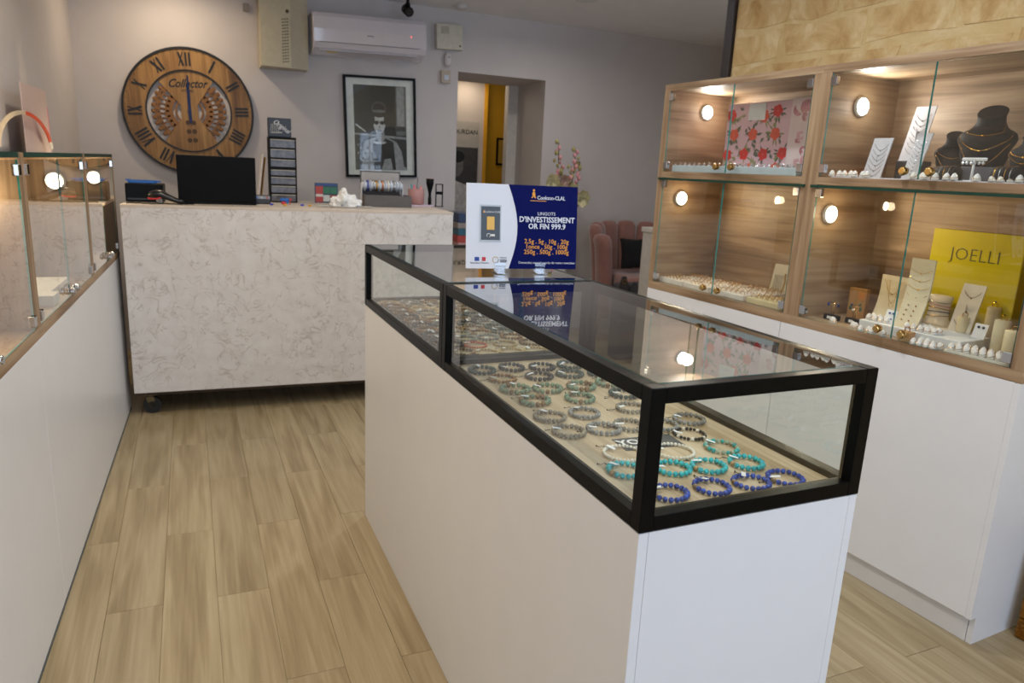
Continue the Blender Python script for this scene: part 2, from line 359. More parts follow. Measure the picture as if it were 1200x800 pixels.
def case(name, label, y0, y1):
    t = thing(name, label, 'display case', (CX0, y0, .877)); Ln = y1 - y0; h = 1.106 - .877; q = .026
    for x in (0, W - q):
        for y in (0, Ln - q):
            b = BM(); box(b, x, x + q, y, y + q, 0, h, bev=.0012); obj('post', b, BLK, t)
    for zz in (0, h - q):
        for x in (0, W - q):
            b = BM(); box(b, x + .0004, x + q - .0004, q, Ln - q, zz + .0004, zz + q - .0004, bev=.001); obj('rail', b, BLK, t)
        for y in (0, Ln - q):
            b = BM(); box(b, q, W - q, y + .0004, y + q - .0004, zz + .0004, zz + q - .0004, bev=.001); obj('rail', b, BLK, t)
    b = BM(); box(b, q - .004, W - q + .004, q - .004, Ln - q + .004, .001, .014); obj('base_board', b, OAKP, t)
    pane('top_pane', t, q - .006, W - q + .006, q - .006, Ln - q + .006, h - .007, h + .0002, 'Z')
    pane('side_pane', t, .010, .015, q - .004, Ln - q + .004, q - .004, h - q + .004, 'X')
    pane('end_pane', t, q - .004, W - q + .004, .010, .015, q - .004, h - q + .004, 'Y')
    pane('sliding_pane', t, W - .012, W - .007, q - .004, Ln * .52, q - .004, h - q + .004, 'X')
    pane('sliding_pane', t, W - .020, W - .015, Ln * .48, Ln - q + .004, q - .004, h - q + .004, 'X')
    if y0 > 1.5: pane('end_pane', t, q - .004, W - q + .004, Ln - .015, Ln - .010, q - .004, h - q + .004, 'Y')
    return t
case('glass_display_case', 'near black-framed glass case full of turquoise, blue and grey bead bracelets', CYN, CYJ - .0015)
case('glass_display_case', 'far black-framed glass case under the blue sign, with brown bead bracelets', CYJ + .0015, CYF)

# ------------------------------------------------------------------ bracelets
def beadmat(name, cols, rough=.35, sc=180):
    if name in MATS: return MATS[name]
    nt = NT(name); tc = nt.N('TexCoord'); n = nt.N('TexNoise', i_Scale=float(sc), i_Detail=3.0); nt.L(tc.outputs['Object'], n.inputs['Vector'])
    st = [(.34 + .32 * i / (len(cols) - 1), lin(c)) for i, c in enumerate(cols)]
    r = ramp(nt, n.outputs[0], st); nt.L(r.outputs[0], nt.b.inputs['Base Color']); nt.b.inputs['Roughness'].default_value = rough
    MATS[name] = nt.m; return nt.m
BD = {
 'turquoise': ([beadmat('turquoise_beads', ['#128c9c', '#1fb4be', '#38ccc8']), beadmat('tan_spacer', ['#9a7a50', '#b89868'])], 't' * 9 + 's', .0052),
 'lapis': ([beadmat('lapis_beads', ['#12286e', '#1e48b0', '#2f60cc']), beadmat('lapis_spacer', ['#6f5a48', '#9a8468'])], 't' * 9 + 's', .0048),
 'pale_blue_mix': ([beadmat('amazonite_beads', ['#2a9aa0', '#2fb0a8']), beadmat('beige_speckled', ['#a58c6c', '#8fb0a0', '#c9b899'])], 'tsstst', .0046),
 'white': ([beadmat('pearl_beads', ['#d8d2c4', '#ece8de'])], 't', .0036),
 'black_white': ([beadmat('onyx_beads', ['#111114', '#222226']), beadmat('bone_beads', ['#ddd6c6', '#efe9dc'])], 'ttst', .0037),
 'grey': ([beadmat('grey_stone_beads', ['#62625f', '#8a8a86', '#a9a8a4'], .6)], 't', .0052),
 'warm_grey': ([beadmat('warm_grey_beads', ['#6a645a', '#8a8478', '#a89a7c'], .6)], 't', .0050),
 'green': ([beadmat('jasper_green_beads', ['#3f5a4c', '#6f8a72', '#8f9a78'], .5), beadmat('jasper_brown_beads', ['#6a5230', '#8a6d44'], .5)], 'ttttts', .0061),
 'green_brown': ([beadmat('jasper_green_beads', []), beadmat('jasper_brown_beads', [])], 'tsstt', .0054) if False else None,
 'dark_green': ([beadmat('dark_green_beads', ['#1e2826', '#3b4a44', '#5a6a5e'], .4)], 't', .0058),
 'charcoal': ([beadmat('charcoal_beads', ['#17181b', '#2b2d31', '#43464a'], .35)], 't', .0056),
 'tiger': ([beadmat('tiger_eye_beads', ['#2c1c0e', '#7a5424', '#b88a3c'], .3)], 't', .0050),
 'beige': ([beadmat('beige_beads', ['#a98c5c', '#c4a878', '#d8c49c'], .5)], 't', .0042),
 'coral': ([beadmat('coral_beads', ['#c2502c', '#d8683c', '#e28a58'], .4)], 't', .0036),
}
BD['green_brown'] = ([MATS['jasper_green_beads'], MATS['jasper_brown_beads']], 'tsstt', .0062)
TAGM = P('tag_paper', '#eceef2', .5); CORD = P('dark_cord', '#2a2826', .7)
def bracelet(kind, label, R=.0335, group=None, seed=0):
    mats, pat, r = BD[kind]; rnd = random.Random(seed); t = thing('bead_bracelet', label, 'bracelet', group=group)
    b = BM(); n = int(2 * pi * R / (2 * r * .985)); ex = rnd.uniform(.97, 1.06)
    for i in range(n):
        a = 2 * pi * i / n; rr = r * rnd.uniform(.93, 1.04)
        sph(b, (R * ex * cos(a), R / ex * sin(a), r + .0001), rr, 9, 6, 1 if pat[i % len(pat)] == 's' and len(mats) > 1 else 0)
    o = obj('bead_ring', b, mats, t, kind='stuff')
    a = rnd.uniform(1.6, 3.4); c = Vector((cos(a), sin(a), 0)); s = Vector((-sin(a), cos(a), 0))
    b = BM(); M = Matrix.Translation(c * R * .78 + Vector((0, 0, r * 2.0))) @ Matrix.Rotation(a + rnd.uniform(-.6, .6), 4, 'Z') @ Matrix.Rotation(rnd.uniform(-.3, .3), 4, 'Y')
    box(b, -.009, .009, -.0038, .0038, -.0002, .0004, M=M); obj('price_tag', b, TAGM, t)
    b = BM(); p0 = c * (R + r)
    pts = [p0 + Vector((0, 0, r)), p0 + c * .006 + s * .004 + Vector((0, 0, r * 1.4)), p0 + c * .013 + s * .001 + Vector((0, 0, .0014)), p0 + c * .02 + s * rnd.uniform(-.01, .006) + Vector((0, 0, .0012))]
    tube(b, pts, .0006, 5); tube(b, [p0 + Vector((0, 0, r)), p0 + c * .008 - s * .006 + Vector((0, 0, .0015)), p0 + c * .012 - s * .013 + Vector((0, 0, .0012))], .0006, 5)
    sph(b, pts[-1], .0017, 6, 4); obj('cord', b, CORD, t)
    return t
NEAR = [
 ('lapis', .701, .901, 'dark blue lapis bead bracelet nearest the front corner post of the near case'),
 ('lapis', .786, .899, 'lapis blue bracelet, second from the corner post in the front row'),
 ('lapis', .865, .892, 'lapis blue bracelet, third from the corner post in the front row, with a white tag'),
 ('lapis', .938, .888, 'lapis blue bracelet at the right end of the front row'),
 ('turquoise', .680, 1.004, 'turquoise bracelet left of the corner post, nearest the left glass'),
 ('turquoise', .768, .985, 'turquoise bracelet just right of the corner post'),
 ('turquoise', .838, .973, 'turquoise bracelet, middle of the turquoise row'),
 ('turquoise', .918, .966, 'thick turquoise bracelet at the right end of the turquoise row'),
 ('pale_blue_mix', .926, 1.045, 'turquoise and beige speckled bracelet near the right rail'),
 ('black_white', .910, 1.125, 'thin black and white bead bracelet behind the speckled one'),
 ('grey', .965, 1.20, 'small grey bead bracelet against the right rail'),
 ('white', .822, 1.056, 'white bead bracelet right of the corner post'),
 ('white', .722, 1.075, 'white bead bracelet left of the corner post'),
 ('grey', .885, 1.186, 'grey bracelet mostly hidden behind the corner post'),
 ('warm_grey', .818, 1.204, 'thin grey bracelet left of the corner post, behind the dark card'),
 ('grey', .753, 1.201, 'grey stone bracelet to the left of the dark card'),
 ('warm_grey', .676, 1.208, 'brownish grey bracelet nearest the left glass'),
 ('warm_grey', .679, 1.300, 'grey bracelet with a long tag lying against it, by the left glass'),
 ('grey', .762, 1.300, 'grey stone bracelet, second from the left glass in its row'),
 ('warm_grey', .884, 1.303, 'grey bracelet next to the corner post, upper row'),
 ('green_brown', .694, 1.406, 'brown and green jasper bracelet with large beads'),
 ('green', .804, 1.396, 'mossy green bracelet with tan beads in the middle row'),
 ('green', .686, 1.500, 'pale green jasper bracelet by the left glass'),
 ('green', .764, 1.484, 'pale green jasper bracelet, second from the left glass'),
 ('green_brown', .854, 1.480, 'green and tan bracelet near the centre of the case'),
 ('dark_green', .924, 1.398, 'dark green bracelet with charcoal beads toward the right'),
 ('dark_green', .879, 1.586, 'dark green bracelet in the second row from the back'),
 ('charcoal', .790, 1.585, 'charcoal bead bracelet in the second row from the back'),
 ('tiger', .692, 1.590, 'tiger-eye brown bracelet by the left glass near the back'),
 ('dark_green', .669, 1.673, 'dark green bracelet in the back left corner'),
 ('charcoal', .837, 1.665, 'charcoal bracelet in the back row, middle'),
 ('charcoal', .755, 1.680, 'dark grey bracelet in the back row beside the corner one'),
 ('dark_green', .920, 1.665, 'dark mottled bracelet toward the right of the back row'),
 ('green', .940, 1.489, 'pale green bracelet behind the corner post'),
 ('dark_green', .962, 1.570, 'dark green bracelet by the right rail'),
]
ZB = .8915
for i, (k, x, y, lab) in enumerate(NEAR):
    t = bracelet(k, lab, {'white': .037, 'lapis': .0295, 'turquoise': .0295, 'pale_blue_mix': .031, 'black_white': .031}.get(k, .0315), 'bead bracelets in the near case', i); t.location = (x, y, ZB); t.rotation_euler = (0, 0, random.uniform(-.3, .3))
FAR = [('tiger', .686, 1.863, 'brown tiger-eye bracelet at the near left corner of the far case'), ('coral', .752, 1.943, 'orange coral bead bracelet in the far case'),
 ('beige', .750, 1.850, 'beige bead bracelet below the orange one'), ('beige', .826, 1.848, 'beige bead bracelet, second in the front row of the far case'),
 ('beige', .902, 1.842, 'beige bead bracelet, third in the front row of the far case'), ('beige', .844, 1.934, 'beige bracelet right of the orange coral one'),
 ('charcoal', .680, 1.955, 'black bead bracelet left of the orange coral one'), ('beige', .975, 1.85, 'beige bead bracelet at the right end of the far case front row'), ('tiger', .93, 1.935, 'brown bracelet near the right rail of the far case')]
for i, (k, x, y, lab) in enumerate(FAR):
    t = bracelet(k, lab, .0335, 'bead bracelets in the far case', 50 + i); t.location = (x, y, ZB)
protos = {}
names = {'tiger': 'brown tiger-eye', 'beige': 'beige', 'grey': 'grey stone', 'charcoal': 'black', 'warm_grey': 'grey brown', 'dark_green': 'dark green'}
rr = random.Random(3)
for j in range(10):
    for i in range(5):
        k = rr.choice(['tiger', 'tiger', 'beige', 'warm_grey', 'grey', 'charcoal', 'dark_green']) if i else rr.choice(['charcoal', 'tiger'])
        if j > 5: k = rr.choice(['tiger', 'warm_grey', 'grey', 'tiger', 'beige'])
        x = .672 + i * .078 + rr.uniform(-.006, .006); y = 2.02 + j * .069 + rr.uniform(-.004, .004)
        lab = '%s bead bracelet in the packed rows of the far case' % names[k]
        if k not in protos: t = protos[k] = bracelet(k, lab, .0325, '%s bracelets packed in the far case' % names[k], 90 + len(protos)); t.location = (x, y, ZB)
        else: dup(protos[k], (x, y, ZB), rr.uniform(0, 6.28))
b = BM()
pts = [(.634 + .004 * sin(i * 1.3), 1.86 + i * .0155, ZB + .0035) for i in range(50)]
for i, p in enumerate(pts): sph(b, p, .0042 if i % 4 else .006, 8, 5)
tag(obj('bead_strand', b, BD['charcoal'][0], kind='stuff'), 'long strand of black beads along the left edge of the far case', 'necklace')
# dark brand card
t = thing('name_card', 'dark grey printed card lying behind the corner post of the near case', 'card', (.785, 1.118, ZB), radians(-4))
b = BM(); box(b, -.045, .085, -.03, .03, 0, .0012, bev=.0004); obj('card_sheet', b, P('card_charcoal', '#3c3d40', .5), t)
text('YOU', .034, PAPER, t, (-.008, .006, .0014), (0, 0, 0), ext=.0002, bold=.0008); 
b = BM(); box(b, -.018, .02, -.02, -.016, .0012, .0016); obj('underline', b, PAPER, t)

# ------------------------------------------------------------------ blue and white gold-bar sign
NAVY = P('sign_navy', '#040f55', .55, var=.03, spec=.08); SWHITE = P('sign_white', '#dfe4f0', .45, var=.01); SORG = P('sign_orange', '#e8a02a', .5); SBLUE = P('flag_blue', '#1c3f9c', .5); SRED = P('flag_red', '#c22a34', .5)
S0 = Vector((.722, 1.962, 1.1075)); S1 = Vector((1.058, 1.918, 1.1075)); sl = (S1 - S0).length; srz = atan2(S1.y - S0.y, S1.x - S0.x)
sg = thing('gold_bar_sign', 'navy and white printed board advertising gold bars, standing on the far glass case', 'sign', S0, srz)
sw_, sh = sl, .243
Mt = Matrix.Rotation(radians(-6), 4, 'X')
tilt = radians(-6)
def SGo(name, b, m):
    o = obj(name, b, m, sg, (0, 0, .012), (tilt, 0, 0)); return o
b = BM(); box(b, 0, sw_, 0, .005, 0, sh, bev=.0006); SGo('board', b, SWHITE)
b = BM(); arc = []
cxr = -.40  # the white field bulges right: arc through three points
for i in range(13):
    s = i / 12; arc.append((sw_ * (.365 + .09 * sin(pi * (s * .93 + .02)) - .0 + .0 * s + (-.002)), sh * (1 - s)))
prism(b, [(sw_ * 1.0, 0), (sw_ * 1.0, sh)] + arc, (0, 0, 0), t=.0006); SGo('navy_field', b, NAVY)
def st(s, size, m, px, pz, **k):
    o = text(s, size, m, sg, (0, 0, 0), **k); 
    o.matrix_parent_inverse = Matrix.Identity(4)
    o.location = (px * sw_, -.0009 * 1 + cos(0) * 0, .012); v = Mt @ Vector((px * sw_, -.0008, pz * sh)); o.location = (v.x, v.y, v.z + .012); o.rotation_euler = (pi / 2 + tilt, 0, 0); return o
st('Cookson-CLAL', .0155, SWHITE, .755, .855, bold=.0002, sx=.88)
st('LINGOTS', .0135, SWHITE, .715, .665)
st("D'INVESTISSEMENT", .0222, SWHITE, .722, .592, bold=.0005, sx=.92)
st('OR FIN 999.9', .0215, SWHITE, .722, .512, bold=.0005, sx=.95)
st('2,5g . 5g . 10g . 20g', .0185, SORG, .722, .332, bold=.0002, sx=.97)
st('1once . 50g . 100g', .0185, SORG, .722, .268, bold=.0002, sx=.97)
st('250g . 500g . 1000g', .0185, SORG, .722, .204, bold=.0002, sx=.97)
st('Demandez conseil auprès de votre revendeur', .0096, SWHITE, .73, .075)
def sgx(b, pts, m, nm, t=.0012, y=0): prism(b, [(a * sw_, c * sh) for a, c in pts], (0, y, 0), t=t); return SGo(nm, b, m)
b = BM(); prism(b, [(.572 * sw_, .85 * sh), (.584 * sw_, .85 * sh), (.594 * sw_, .875 * sh), (.602 * sw_, .85 * sh), (.616 * sw_, .85 * sh), (.606 * sw_, .885 * sh), (.61 * sw_, .90 * sh), (.600 * sw_, .925 * sh), (.588 * sw_, .925 * sh), (.578 * sw_, .90 * sh), (.586 * sw_, .885 * sh)], t=.0012)
prism(b, ell(.595 * sw_, .942 * sh, .0035, n=12), t=.0012); prism(b, [(.565 * sw_, .815 * sh), (.71 * sw_, .815 * sh), (.71 * sw_, .822 * sh), (.565 * sw_, .822 * sh)], t=.0012); SGo('walking_figure_emblem', b, SORG)
b = BM(); prism(b, [(.115 * sw_, .315 * sh), (.305 * sw_, .315 * sh), (.305 * sw_, .755 * sh), (.115 * sw_, .755 * sh)], t=.0012); SGo('blister_card', b, P('blister_grey', '#b9c2cc', .3))
b = BM(); prism(b, [(.128 * sw_, .34 * sh), (.295 * sw_, .34 * sh), (.295 * sw_, .735 * sh), (.128 * sw_, .735 * sh)], t=.0018); SGo('blister_panel', b, P('blister_slate', '#3e4750', .4))
b = BM(); box(b, .178 * sw_, .245 * sw_, -.0035, -.001, .46 * sh, .615 * sh, bev=.0008); SGo('gold_bar_print', b, P('gold_bar_yellow', '#e6b64a', .35))
st('Cookson-CLAL', .0078, SWHITE, .225, .672).location.y -= .0014
b = BM(); prism(b, [(.143 * sw_, .66 * sh), (.163 * sw_, .66 * sh), (.154 * sw_, .695 * sh)], t=.0024); SGo('small_emblem', b, SORG)
def ringp(b, cx, cz, r0, r1, a0, a1, t=.0022, n=16):
    prism(b, ell(cx, cz, r1, n=n, a0=a0, a1=a1) + ell(cx, cz, r0, n=n, a0=a0, a1=a1)[::-1], t=t)
b = BM(); ringp(b, .195 * sw_, .395 * sh, .0045, .006, -1.2, 3.9); SGo('ring_logo', b, PAPER)
b = BM(); prism(b, [(.215 * sw_, .385 * sh), (.25 * sw_, .385 * sh), (.25 * sw_, .41 * sh), (.215 * sw_, .41 * sh)], t=.0022); SGo('logo_text_bar', b, PAPER)
b = BM(); prism(b, [(.075 * sw_, .09 * sh), (.115 * sw_, .09 * sh), (.115 * sw_, .137 * sh), (.075 * sw_, .137 * sh)], t=.001); SGo('flag_blue_field', b, SBLUE)
b = BM(); prism(b, [(.14 * sw_, .09 * sh), (.172 * sw_, .09 * sh), (.172 * sw_, .137 * sh), (.14 * sw_, .137 * sh)], t=.001); SGo('flag_red_field', b, SRED)
st('République Française', .0065, P('print_grey', '#5d6470', .6), .12, .068)
b = BM(); ringp(b, .26 * sw_, .105 * sh, .0078, .0095, .4, 4.2, .001); SGo('ring_logo', b, P('logo_gold', '#b79a54', .5))
b = BM(); ringp(b, .26 * sw_, .105 * sh, .0078, .0095, 4.4, 6.5, .001); SGo('ring_logo', b, MATS['print_grey'])
b = BM()
for q in (.128, .104, .09, .078): prism(b, [(.3 * sw_, q * sh), (.36 * sw_, q * sh), (.36 * sw_, (q + .008) * sh), (.3 * sw_, (q + .008) * sh)], t=.001)
SGo('small_print', b, MATS['print_grey'])
ACR = glassmat('acrylic', (.93, .95, .97), 2.5)
for fx in (.30, .66):
    b = BM(); x = fx * sw_
    box(b, x - .016, x + .016, -.035, .05, 0, .003, bev=.0004); box(b, x - .016, x + .016, -.006, -.0025, .003, .03, bev=.0004); box(b, x - .016, x + .016, .0075, .011, .003, .06, bev=.0004)
    obj('clear_foot', b, ACR, sg, kind=None)

# ------------------------------------------------------------------ glazed oak cabinets on white bases
def puck(t, u, v, z, warm, facing=-1, axis='X', power=1.0):
    """round cabinet light on an inner side panel"""
    c = LIGHTW if warm else LIGHTC; d = Vector((1, 0, 0)) * facing
    b = BM(); p = Vector((u, v, z)); cyl(b, p, p + d * .011, .036, 28); cyl(b, p + d * .011, p + d * .013, .036, 28, .031); o = obj('puck_light', b, P('puck_rim', '#e6e2da', .35), t)
    b = BM(); cyl(b, p + d * .0128, p + d * .0142, .030, 28); obj('lens', b, c, o)
    b = BM(); cyl(b, p + d * .0142, p + d * .0150, .0055, 12); obj('sensor_dot', b, P('puck_dot', '#c9c3b6', .4), o)
def puck_lamp(Wf, u, v, z, d, warm, power):
    col = (1, .78, .50) if warm else (1, .94, .86)
    p = Vector(Wf(u + d * .02, v, z)); q = Vector(Wf(u + d * 1.0, v, z)); l = lamp('puck_lamp', 'AREA', p, power * .6, col, .055, q, spread=radians(170))
    l2 = lamp('puck_glow', 'POINT', Vector(Wf(u + d * .05, v, z)), power * .16, col, .03)
T = .038
def knob(b, p, out=Vector((0, -1, 0)), r=.016):
    cyl(b, p, p + out * .006, r * .75, 14); cyl(b, p + out * .006, p + out * .014, r * .5, 12, r * .95); cyl(b, p + out * .014, p + out * .024, r * .95, 14, r * .6)
def doorpair(t, u0, u1, z0, z1, yk=.0, kz='low', knobm=BRASS, hingem=CHROME):
    um = (u0 + u1) / 2
    for s, (a, c) in enumerate(((u0 + .004, um - .0015), (um + .0015, u1 - .004))):
        d = pane('glass_door', t, a, c, yk + .001, yk + .006, z0 + .003, z1 - .003, 'Y')
        hx = a if s == 0 else c
        for hz in (z0 + .03, z1 - .03):
            b = BM(); box(b, hx - .003 if s == 0 else hx - .024, hx + .024 if s == 0 else hx + .003, yk - .006, yk + .013, hz - .016, hz + .016, bev=.002); obj('hinge', b, hingem, d)
        kx = um + (-.045 if s == 0 else .045)
        b = BM(); knob(b, Vector((kx, yk, z0 + .028))); obj('knob', b, knobm, d)
def oakbox(t, u0, u1, d, z0, z1, name_prefix='', shelf=None, bt=.036, tt=.03):
    for a in (u0, u1 - T):
        b = BM(); box(b, a, a + T, 0.001, d, z0 + bt, z1 - tt); sp = obj('side_panel', b, OAKY, t)
        b = BM(); box(b, a, a + T, 0, .001, z0 + bt, z1 - tt); obj('edge_band', b, OAKZ, sp)
    b = BM(); box(b, u0 + T, u1 - T, d - .012, d - .001, z0 + bt, z1 - tt); obj('back_panel', b, OAK, t)
    b = BM(); box(b, u0, u1, 0, d, z0, z0 + bt, bev=.0008); obj('bottom_panel', b, OAK, t)
    if tt > .0: 
        b = BM(); box(b, u0, u1, 0, d, z1 - tt, z1, bev=.0008); obj('top_panel', b, OAK, t)
    if shelf:
        b = BM(); box(b, u0 + T - .0, u1 - T, 0.0, d - .012, shelf - .027, shelf, bev=.0008); obj('shelf', b, OAK, t)
RORG = (2.069, 2.998, 0)
def RWl(u, v, z): return RW(u, v, z)
RD = .385
for i, (u0, u1, lab) in enumerate(((0, .9, 'left glazed oak wall cabinet with floral boxes above and ring trays below'), (.9, 1.755, 'right glazed oak wall cabinet with black busts above and a yellow display below'))):
    t = thing('display_cabinet', lab, 'cabinet', RW(u0, 0, .868), RRZ); U = u1 - u0
    oakbox(t, 0, U, RD, 0, .955, shelf=.562, tt=.028)
    zs = .562
    doorpair(t, T, U - T, zs, .955 - .028)
    doorpair(t, T, U - T, .036, zs - .027)
    b = BM(); box(b, T * .4, U - T * .4, -.009, .03, zs - .0385, zs - .0285); bm_ = b; obj('glass_strip', b, GEDGE_D, t)
    pv, pz, pv2, pz2 = ((.225, .846, .118, .440), (.170, .822, .085, .428))[i]
    puck(t, T, pv, pz, False, 1); puck(t, T, pv2, pz2, True, 1)
    puck_lamp(RW, u0 + T, pv, .868 + pz, 1, False, 2.2); puck_lamp(RW, u0 + T, pv2, .868 + pz2, 1, True, 2.0)
t = thing('base_cabinet', 'long white laminate base cabinet under the oak cabinets on the right', 'cabinet', RORG, RRZ)
b = BM(); box(b, 0, .853, 0, .018, .095, .867, bev=.001); obj('front_panel', b, WHITE, t)
b = BM(); box(b, .856, 1.737, 0, .018, .095, .867, bev=.001); obj('front_panel', b, WHITE, t)
b = BM(); box(b, 1.7375, 1.755, .0, .33, .095, .867); box(b, 1.7375, 1.755, .03, .33, 0, .095); obj('side_panel', b, WHITE, t)
b = BM(); box(b, 0, .018, .02, .33, 0, .867); obj('side_panel', b, WHITE, t)
b = BM(); box(b, .018, 1.735, .03, .045, 0, .094); obj('plinth', b, WHITE, t)
b = BM(); box(b, .018, 1.7375, .02, .33, .84, .866); obj('top_panel', b, WHITE, t)
b = BM(); box(b, .018, 1.7375, .31, .33, 0, .84); obj('back_panel', b, WHITE, t)

# left wall cabinets
LRZ = radians(88.125)
def LW(u, v, z): return (-.359 + cos(LRZ) * u - sin(LRZ) * v, 4.409 + sin(LRZ) * u + cos(LRZ) * v, z)
LD = .245
t0 = thing('base_cabinet', 'long white laminate base cabinet along the left wall', 'cabinet', LW(0, 0, 0), LRZ)
for a, c in ((-.0, -1.99), (-1.992, -4.2)):
    b = BM(); box(b, c, a, 0, .018, .01, .855, bev=.001); obj('front_panel', b, WHITE, t0)
b = BM(); box(b, -.018, 0, .0185, LD, 0, .855); obj('side_panel', b, WHITE, t0)
b = BM(); box(b, -4.2, -.018, .0185, LD, .83, .855); obj('top_panel', b, WHITE, t0)
b = BM(); box(b, -4.2, 0, -.002, .0, 0, .009); box(b, -4.2, -.02, .0, .02, 0, .009); obj('plinth_strip', b, P('strip_teal_grey', '#4c5558', .5), t0)
LU = [(-.915, 0), (-1.965, -.915), (-3.02, -1.965)]
for i, ((u0, u1), lab) in enumerate(zip(LU, ('farthest oak and glass cabinet on the left wall, next to the marble counter', 'second oak and glass cabinet on the left wall, with white earring steps inside', 'nearest oak and glass cabinet on the left wall, cut by the photo edge'))):
    t = thing('display_cabinet', lab, 'cabinet', LW(u0, 0, .856), LRZ); U = u1 - u0; h = .53
    b = BM(); box(b, 0, .034, 0, LD, .032, h, bev=.0008); obj('side_panel', b, OAKZ, t)
    b = BM(); box(b, U - .042 + .008 * (i > 0), U, 0, LD, .032, h, bev=.0008); obj('side_panel', b, OAKZ, t)
    b = BM(); box(b, .042, U - .042, LD - .012, LD, .032, h - .001); obj('back_panel', b, OAK, t)
    b = BM(); box(b, 0, U, 0, LD, 0, .032, bev=.0008); obj('bottom_panel', b, OAK, t)
    pane('top_pane', t, .036, U - .044, -.004, LD - .012, h - .013, h + .002, 'Z').data.materials[1] = GEDGE_D
    doorpair(t, .034, U - .042 + .008 * (i > 0), .032, h - .016, knobm=CHROME)
    if i < 2:
        pv, pz = ((.085, .411), (.10, .420))[i]
        puck(t, U - .042, pv, pz, True, -1); puck_lamp(LW, u1 - .042, pv, .856 + pz, -1, True, 3.2)
    else: puck_lamp(LW, u1 - .042, .1, .856 + .42, -1, True, 6.0)

# ------------------------------------------------------------------ marble counter
def marble():
    nt = NT('marble_laminate'); tc = nt.N('TexCoord')
    def vein(sc, off, w_, msc, lo, hi):
        ad = nt.N('VectorMath', operation='ADD'); nt.L(tc.outputs['Object'], ad.inputs[0]); ad.inputs[1].default_value = off
        n = nt.N('TexNoise', i_Scale=sc, i_Detail=3.5, i_Roughness=.55, i_Distortion=1.1); nt.L(ad.outputs[0], n.inputs['Vector'])
        sb = nt.N('Math', operation='SUBTRACT', i_1=.5); nt.L(n.outputs[0], sb.inputs[0]); ab = nt.N('Math', operation='ABSOLUTE'); nt.L(sb.outputs[0], ab.inputs[0])
        r1 = ramp(nt, ab.outputs[0], [(0, (1, 1, 1, 1)), (w_, (0, 0, 0, 1))])
        n2 = nt.N('TexNoise', i_Scale=msc, i_Detail=2.0); nt.L(ad.outputs[0], n2.inputs['Vector'])
        r2 = ramp(nt, n2.outputs[0], [(lo, (0, 0, 0, 1)), (hi, (1, 1, 1, 1))])
        mu = nt.N('Math', operation='MULTIPLY'); nt.L(r1.outputs[0], mu.inputs[0]); nt.L(r2.outputs[0], mu.inputs[1]); return mu
    va = vein(6.5, (0, 0, 0), .018, 9.0, .42, .54); vb = vein(8.5, (7, 3, 5), .018, 10.0, .42, .54)
    mu = nt.N('Math', operation='MAXIMUM'); nt.L(va.outputs[0], mu.inputs[0]); nt.L(vb.outputs[0], mu.inputs[1])
    ms = nt.N('Math', operation='MULTIPLY', i_1=.55); nt.L(mu.outputs[0], ms.inputs[0]); mu = ms
    n3 = nt.N('TexNoise', i_Scale=14.0, i_Detail=5.0); nt.L(tc.outputs['Object'], n3.inputs['Vector'])
    base = ramp(nt, n3.outputs[0], [(.3, lin('#cfcac6')), (.65, lin('#dad6d3'))])
    mx = nt.N('Mix', data_type='RGBA'); nt.L(mu.outputs[0], mx.inputs[0]); nt.L(base.outputs[0], mx.inputs[6]); mx.inputs[7].default_value = lin('#9a8c80')
    nt.L(mx.outputs[2], nt.b.inputs['Base Color']); nt.b.inputs['Roughness'].default_value = .4; return nt.m
MARB = marble(); KRZ = radians(-2.595)
def KW(u, v, z): return (-.328 + cos(KRZ) * u - sin(KRZ) * v, 4.2246 + sin(KRZ) * u + cos(KRZ) * v, z)
kc = thing('service_counter', 'wide white marble-pattern counter on casters at the back of the shop', 'counter', KW(0, 0, 0), KRZ)
b = BM(); box(b, .002, 1.764, 0, .02, .135, 1.128, bev=.001); obj('front_panel', b, MARB, kc)
b = BM(); box(b, 0, 1.766, .0, .82, 1.1285, 1.143, bev=.001); obj('worktop', b, P('worktop_pale', '#cdbfb0', .45), kc)
b = BM(); box(b, 1.746, 1.764, .0205, .8, .135, 1.128); obj('side_panel', b, MARB, kc)
b = BM(); box(b, .002, .02, .0205, .8, .135, 1.128); obj('side_panel', b, BLKP, kc)
b = BM(); box(b, .02, 1.746, .0205, .8, .115, .134); obj('bottom_panel', b, P('underside_brown', '#3c2c1e', .7), kc)
for x, y in ((.07, .07), (1.7, .07), (.07, .72), (1.7, .72)):
    c = BM(); box(c, x - .035, x + .035, y - .035, y + .035, .109, .1145); cyl(c, (x, y, .109), (x, y, .095), .02, 14)
    for s in (-1, 1): prism(c, [(-.02, .02), (.02, .02), (.03, -.03), (.012, -.045), (-.005, -.03)], (x, y + s * .021, .078), t=.003)
    ca = obj('caster', c, P('zinc_plate', '#77684c', .4, .8), kc)
    c = BM(); cyl(c, (x + .012, y - .014, .0462), (x + .012, y + .014, .0462), .046, 24); cyl(c, (x + .012, y - .024, .0462), (x + .012, y + .024, .0462), .026, 16); obj('wheel', c, P('rubber_black', '#1a1a1a', .5), ca)

ZK = 1.1432
# laptop (seen from behind)
t = thing('laptop', 'open black laptop seen from behind, on the counter below the clock', 'laptop', (-.055, 4.40, ZK), radians(-2))
b = BM(); box(b, 0, .40, .0, .27, .0, .018, bev=.004, seg=2); obj('keyboard_base', b, BLKP, t)
b = BM(); box(b, 0, .40, -.006, .002, .018, .262, bev=.003, seg=2); o = obj('screen_lid', b, BLKP, t); o.rotation_euler = (radians(6), 0, 0)
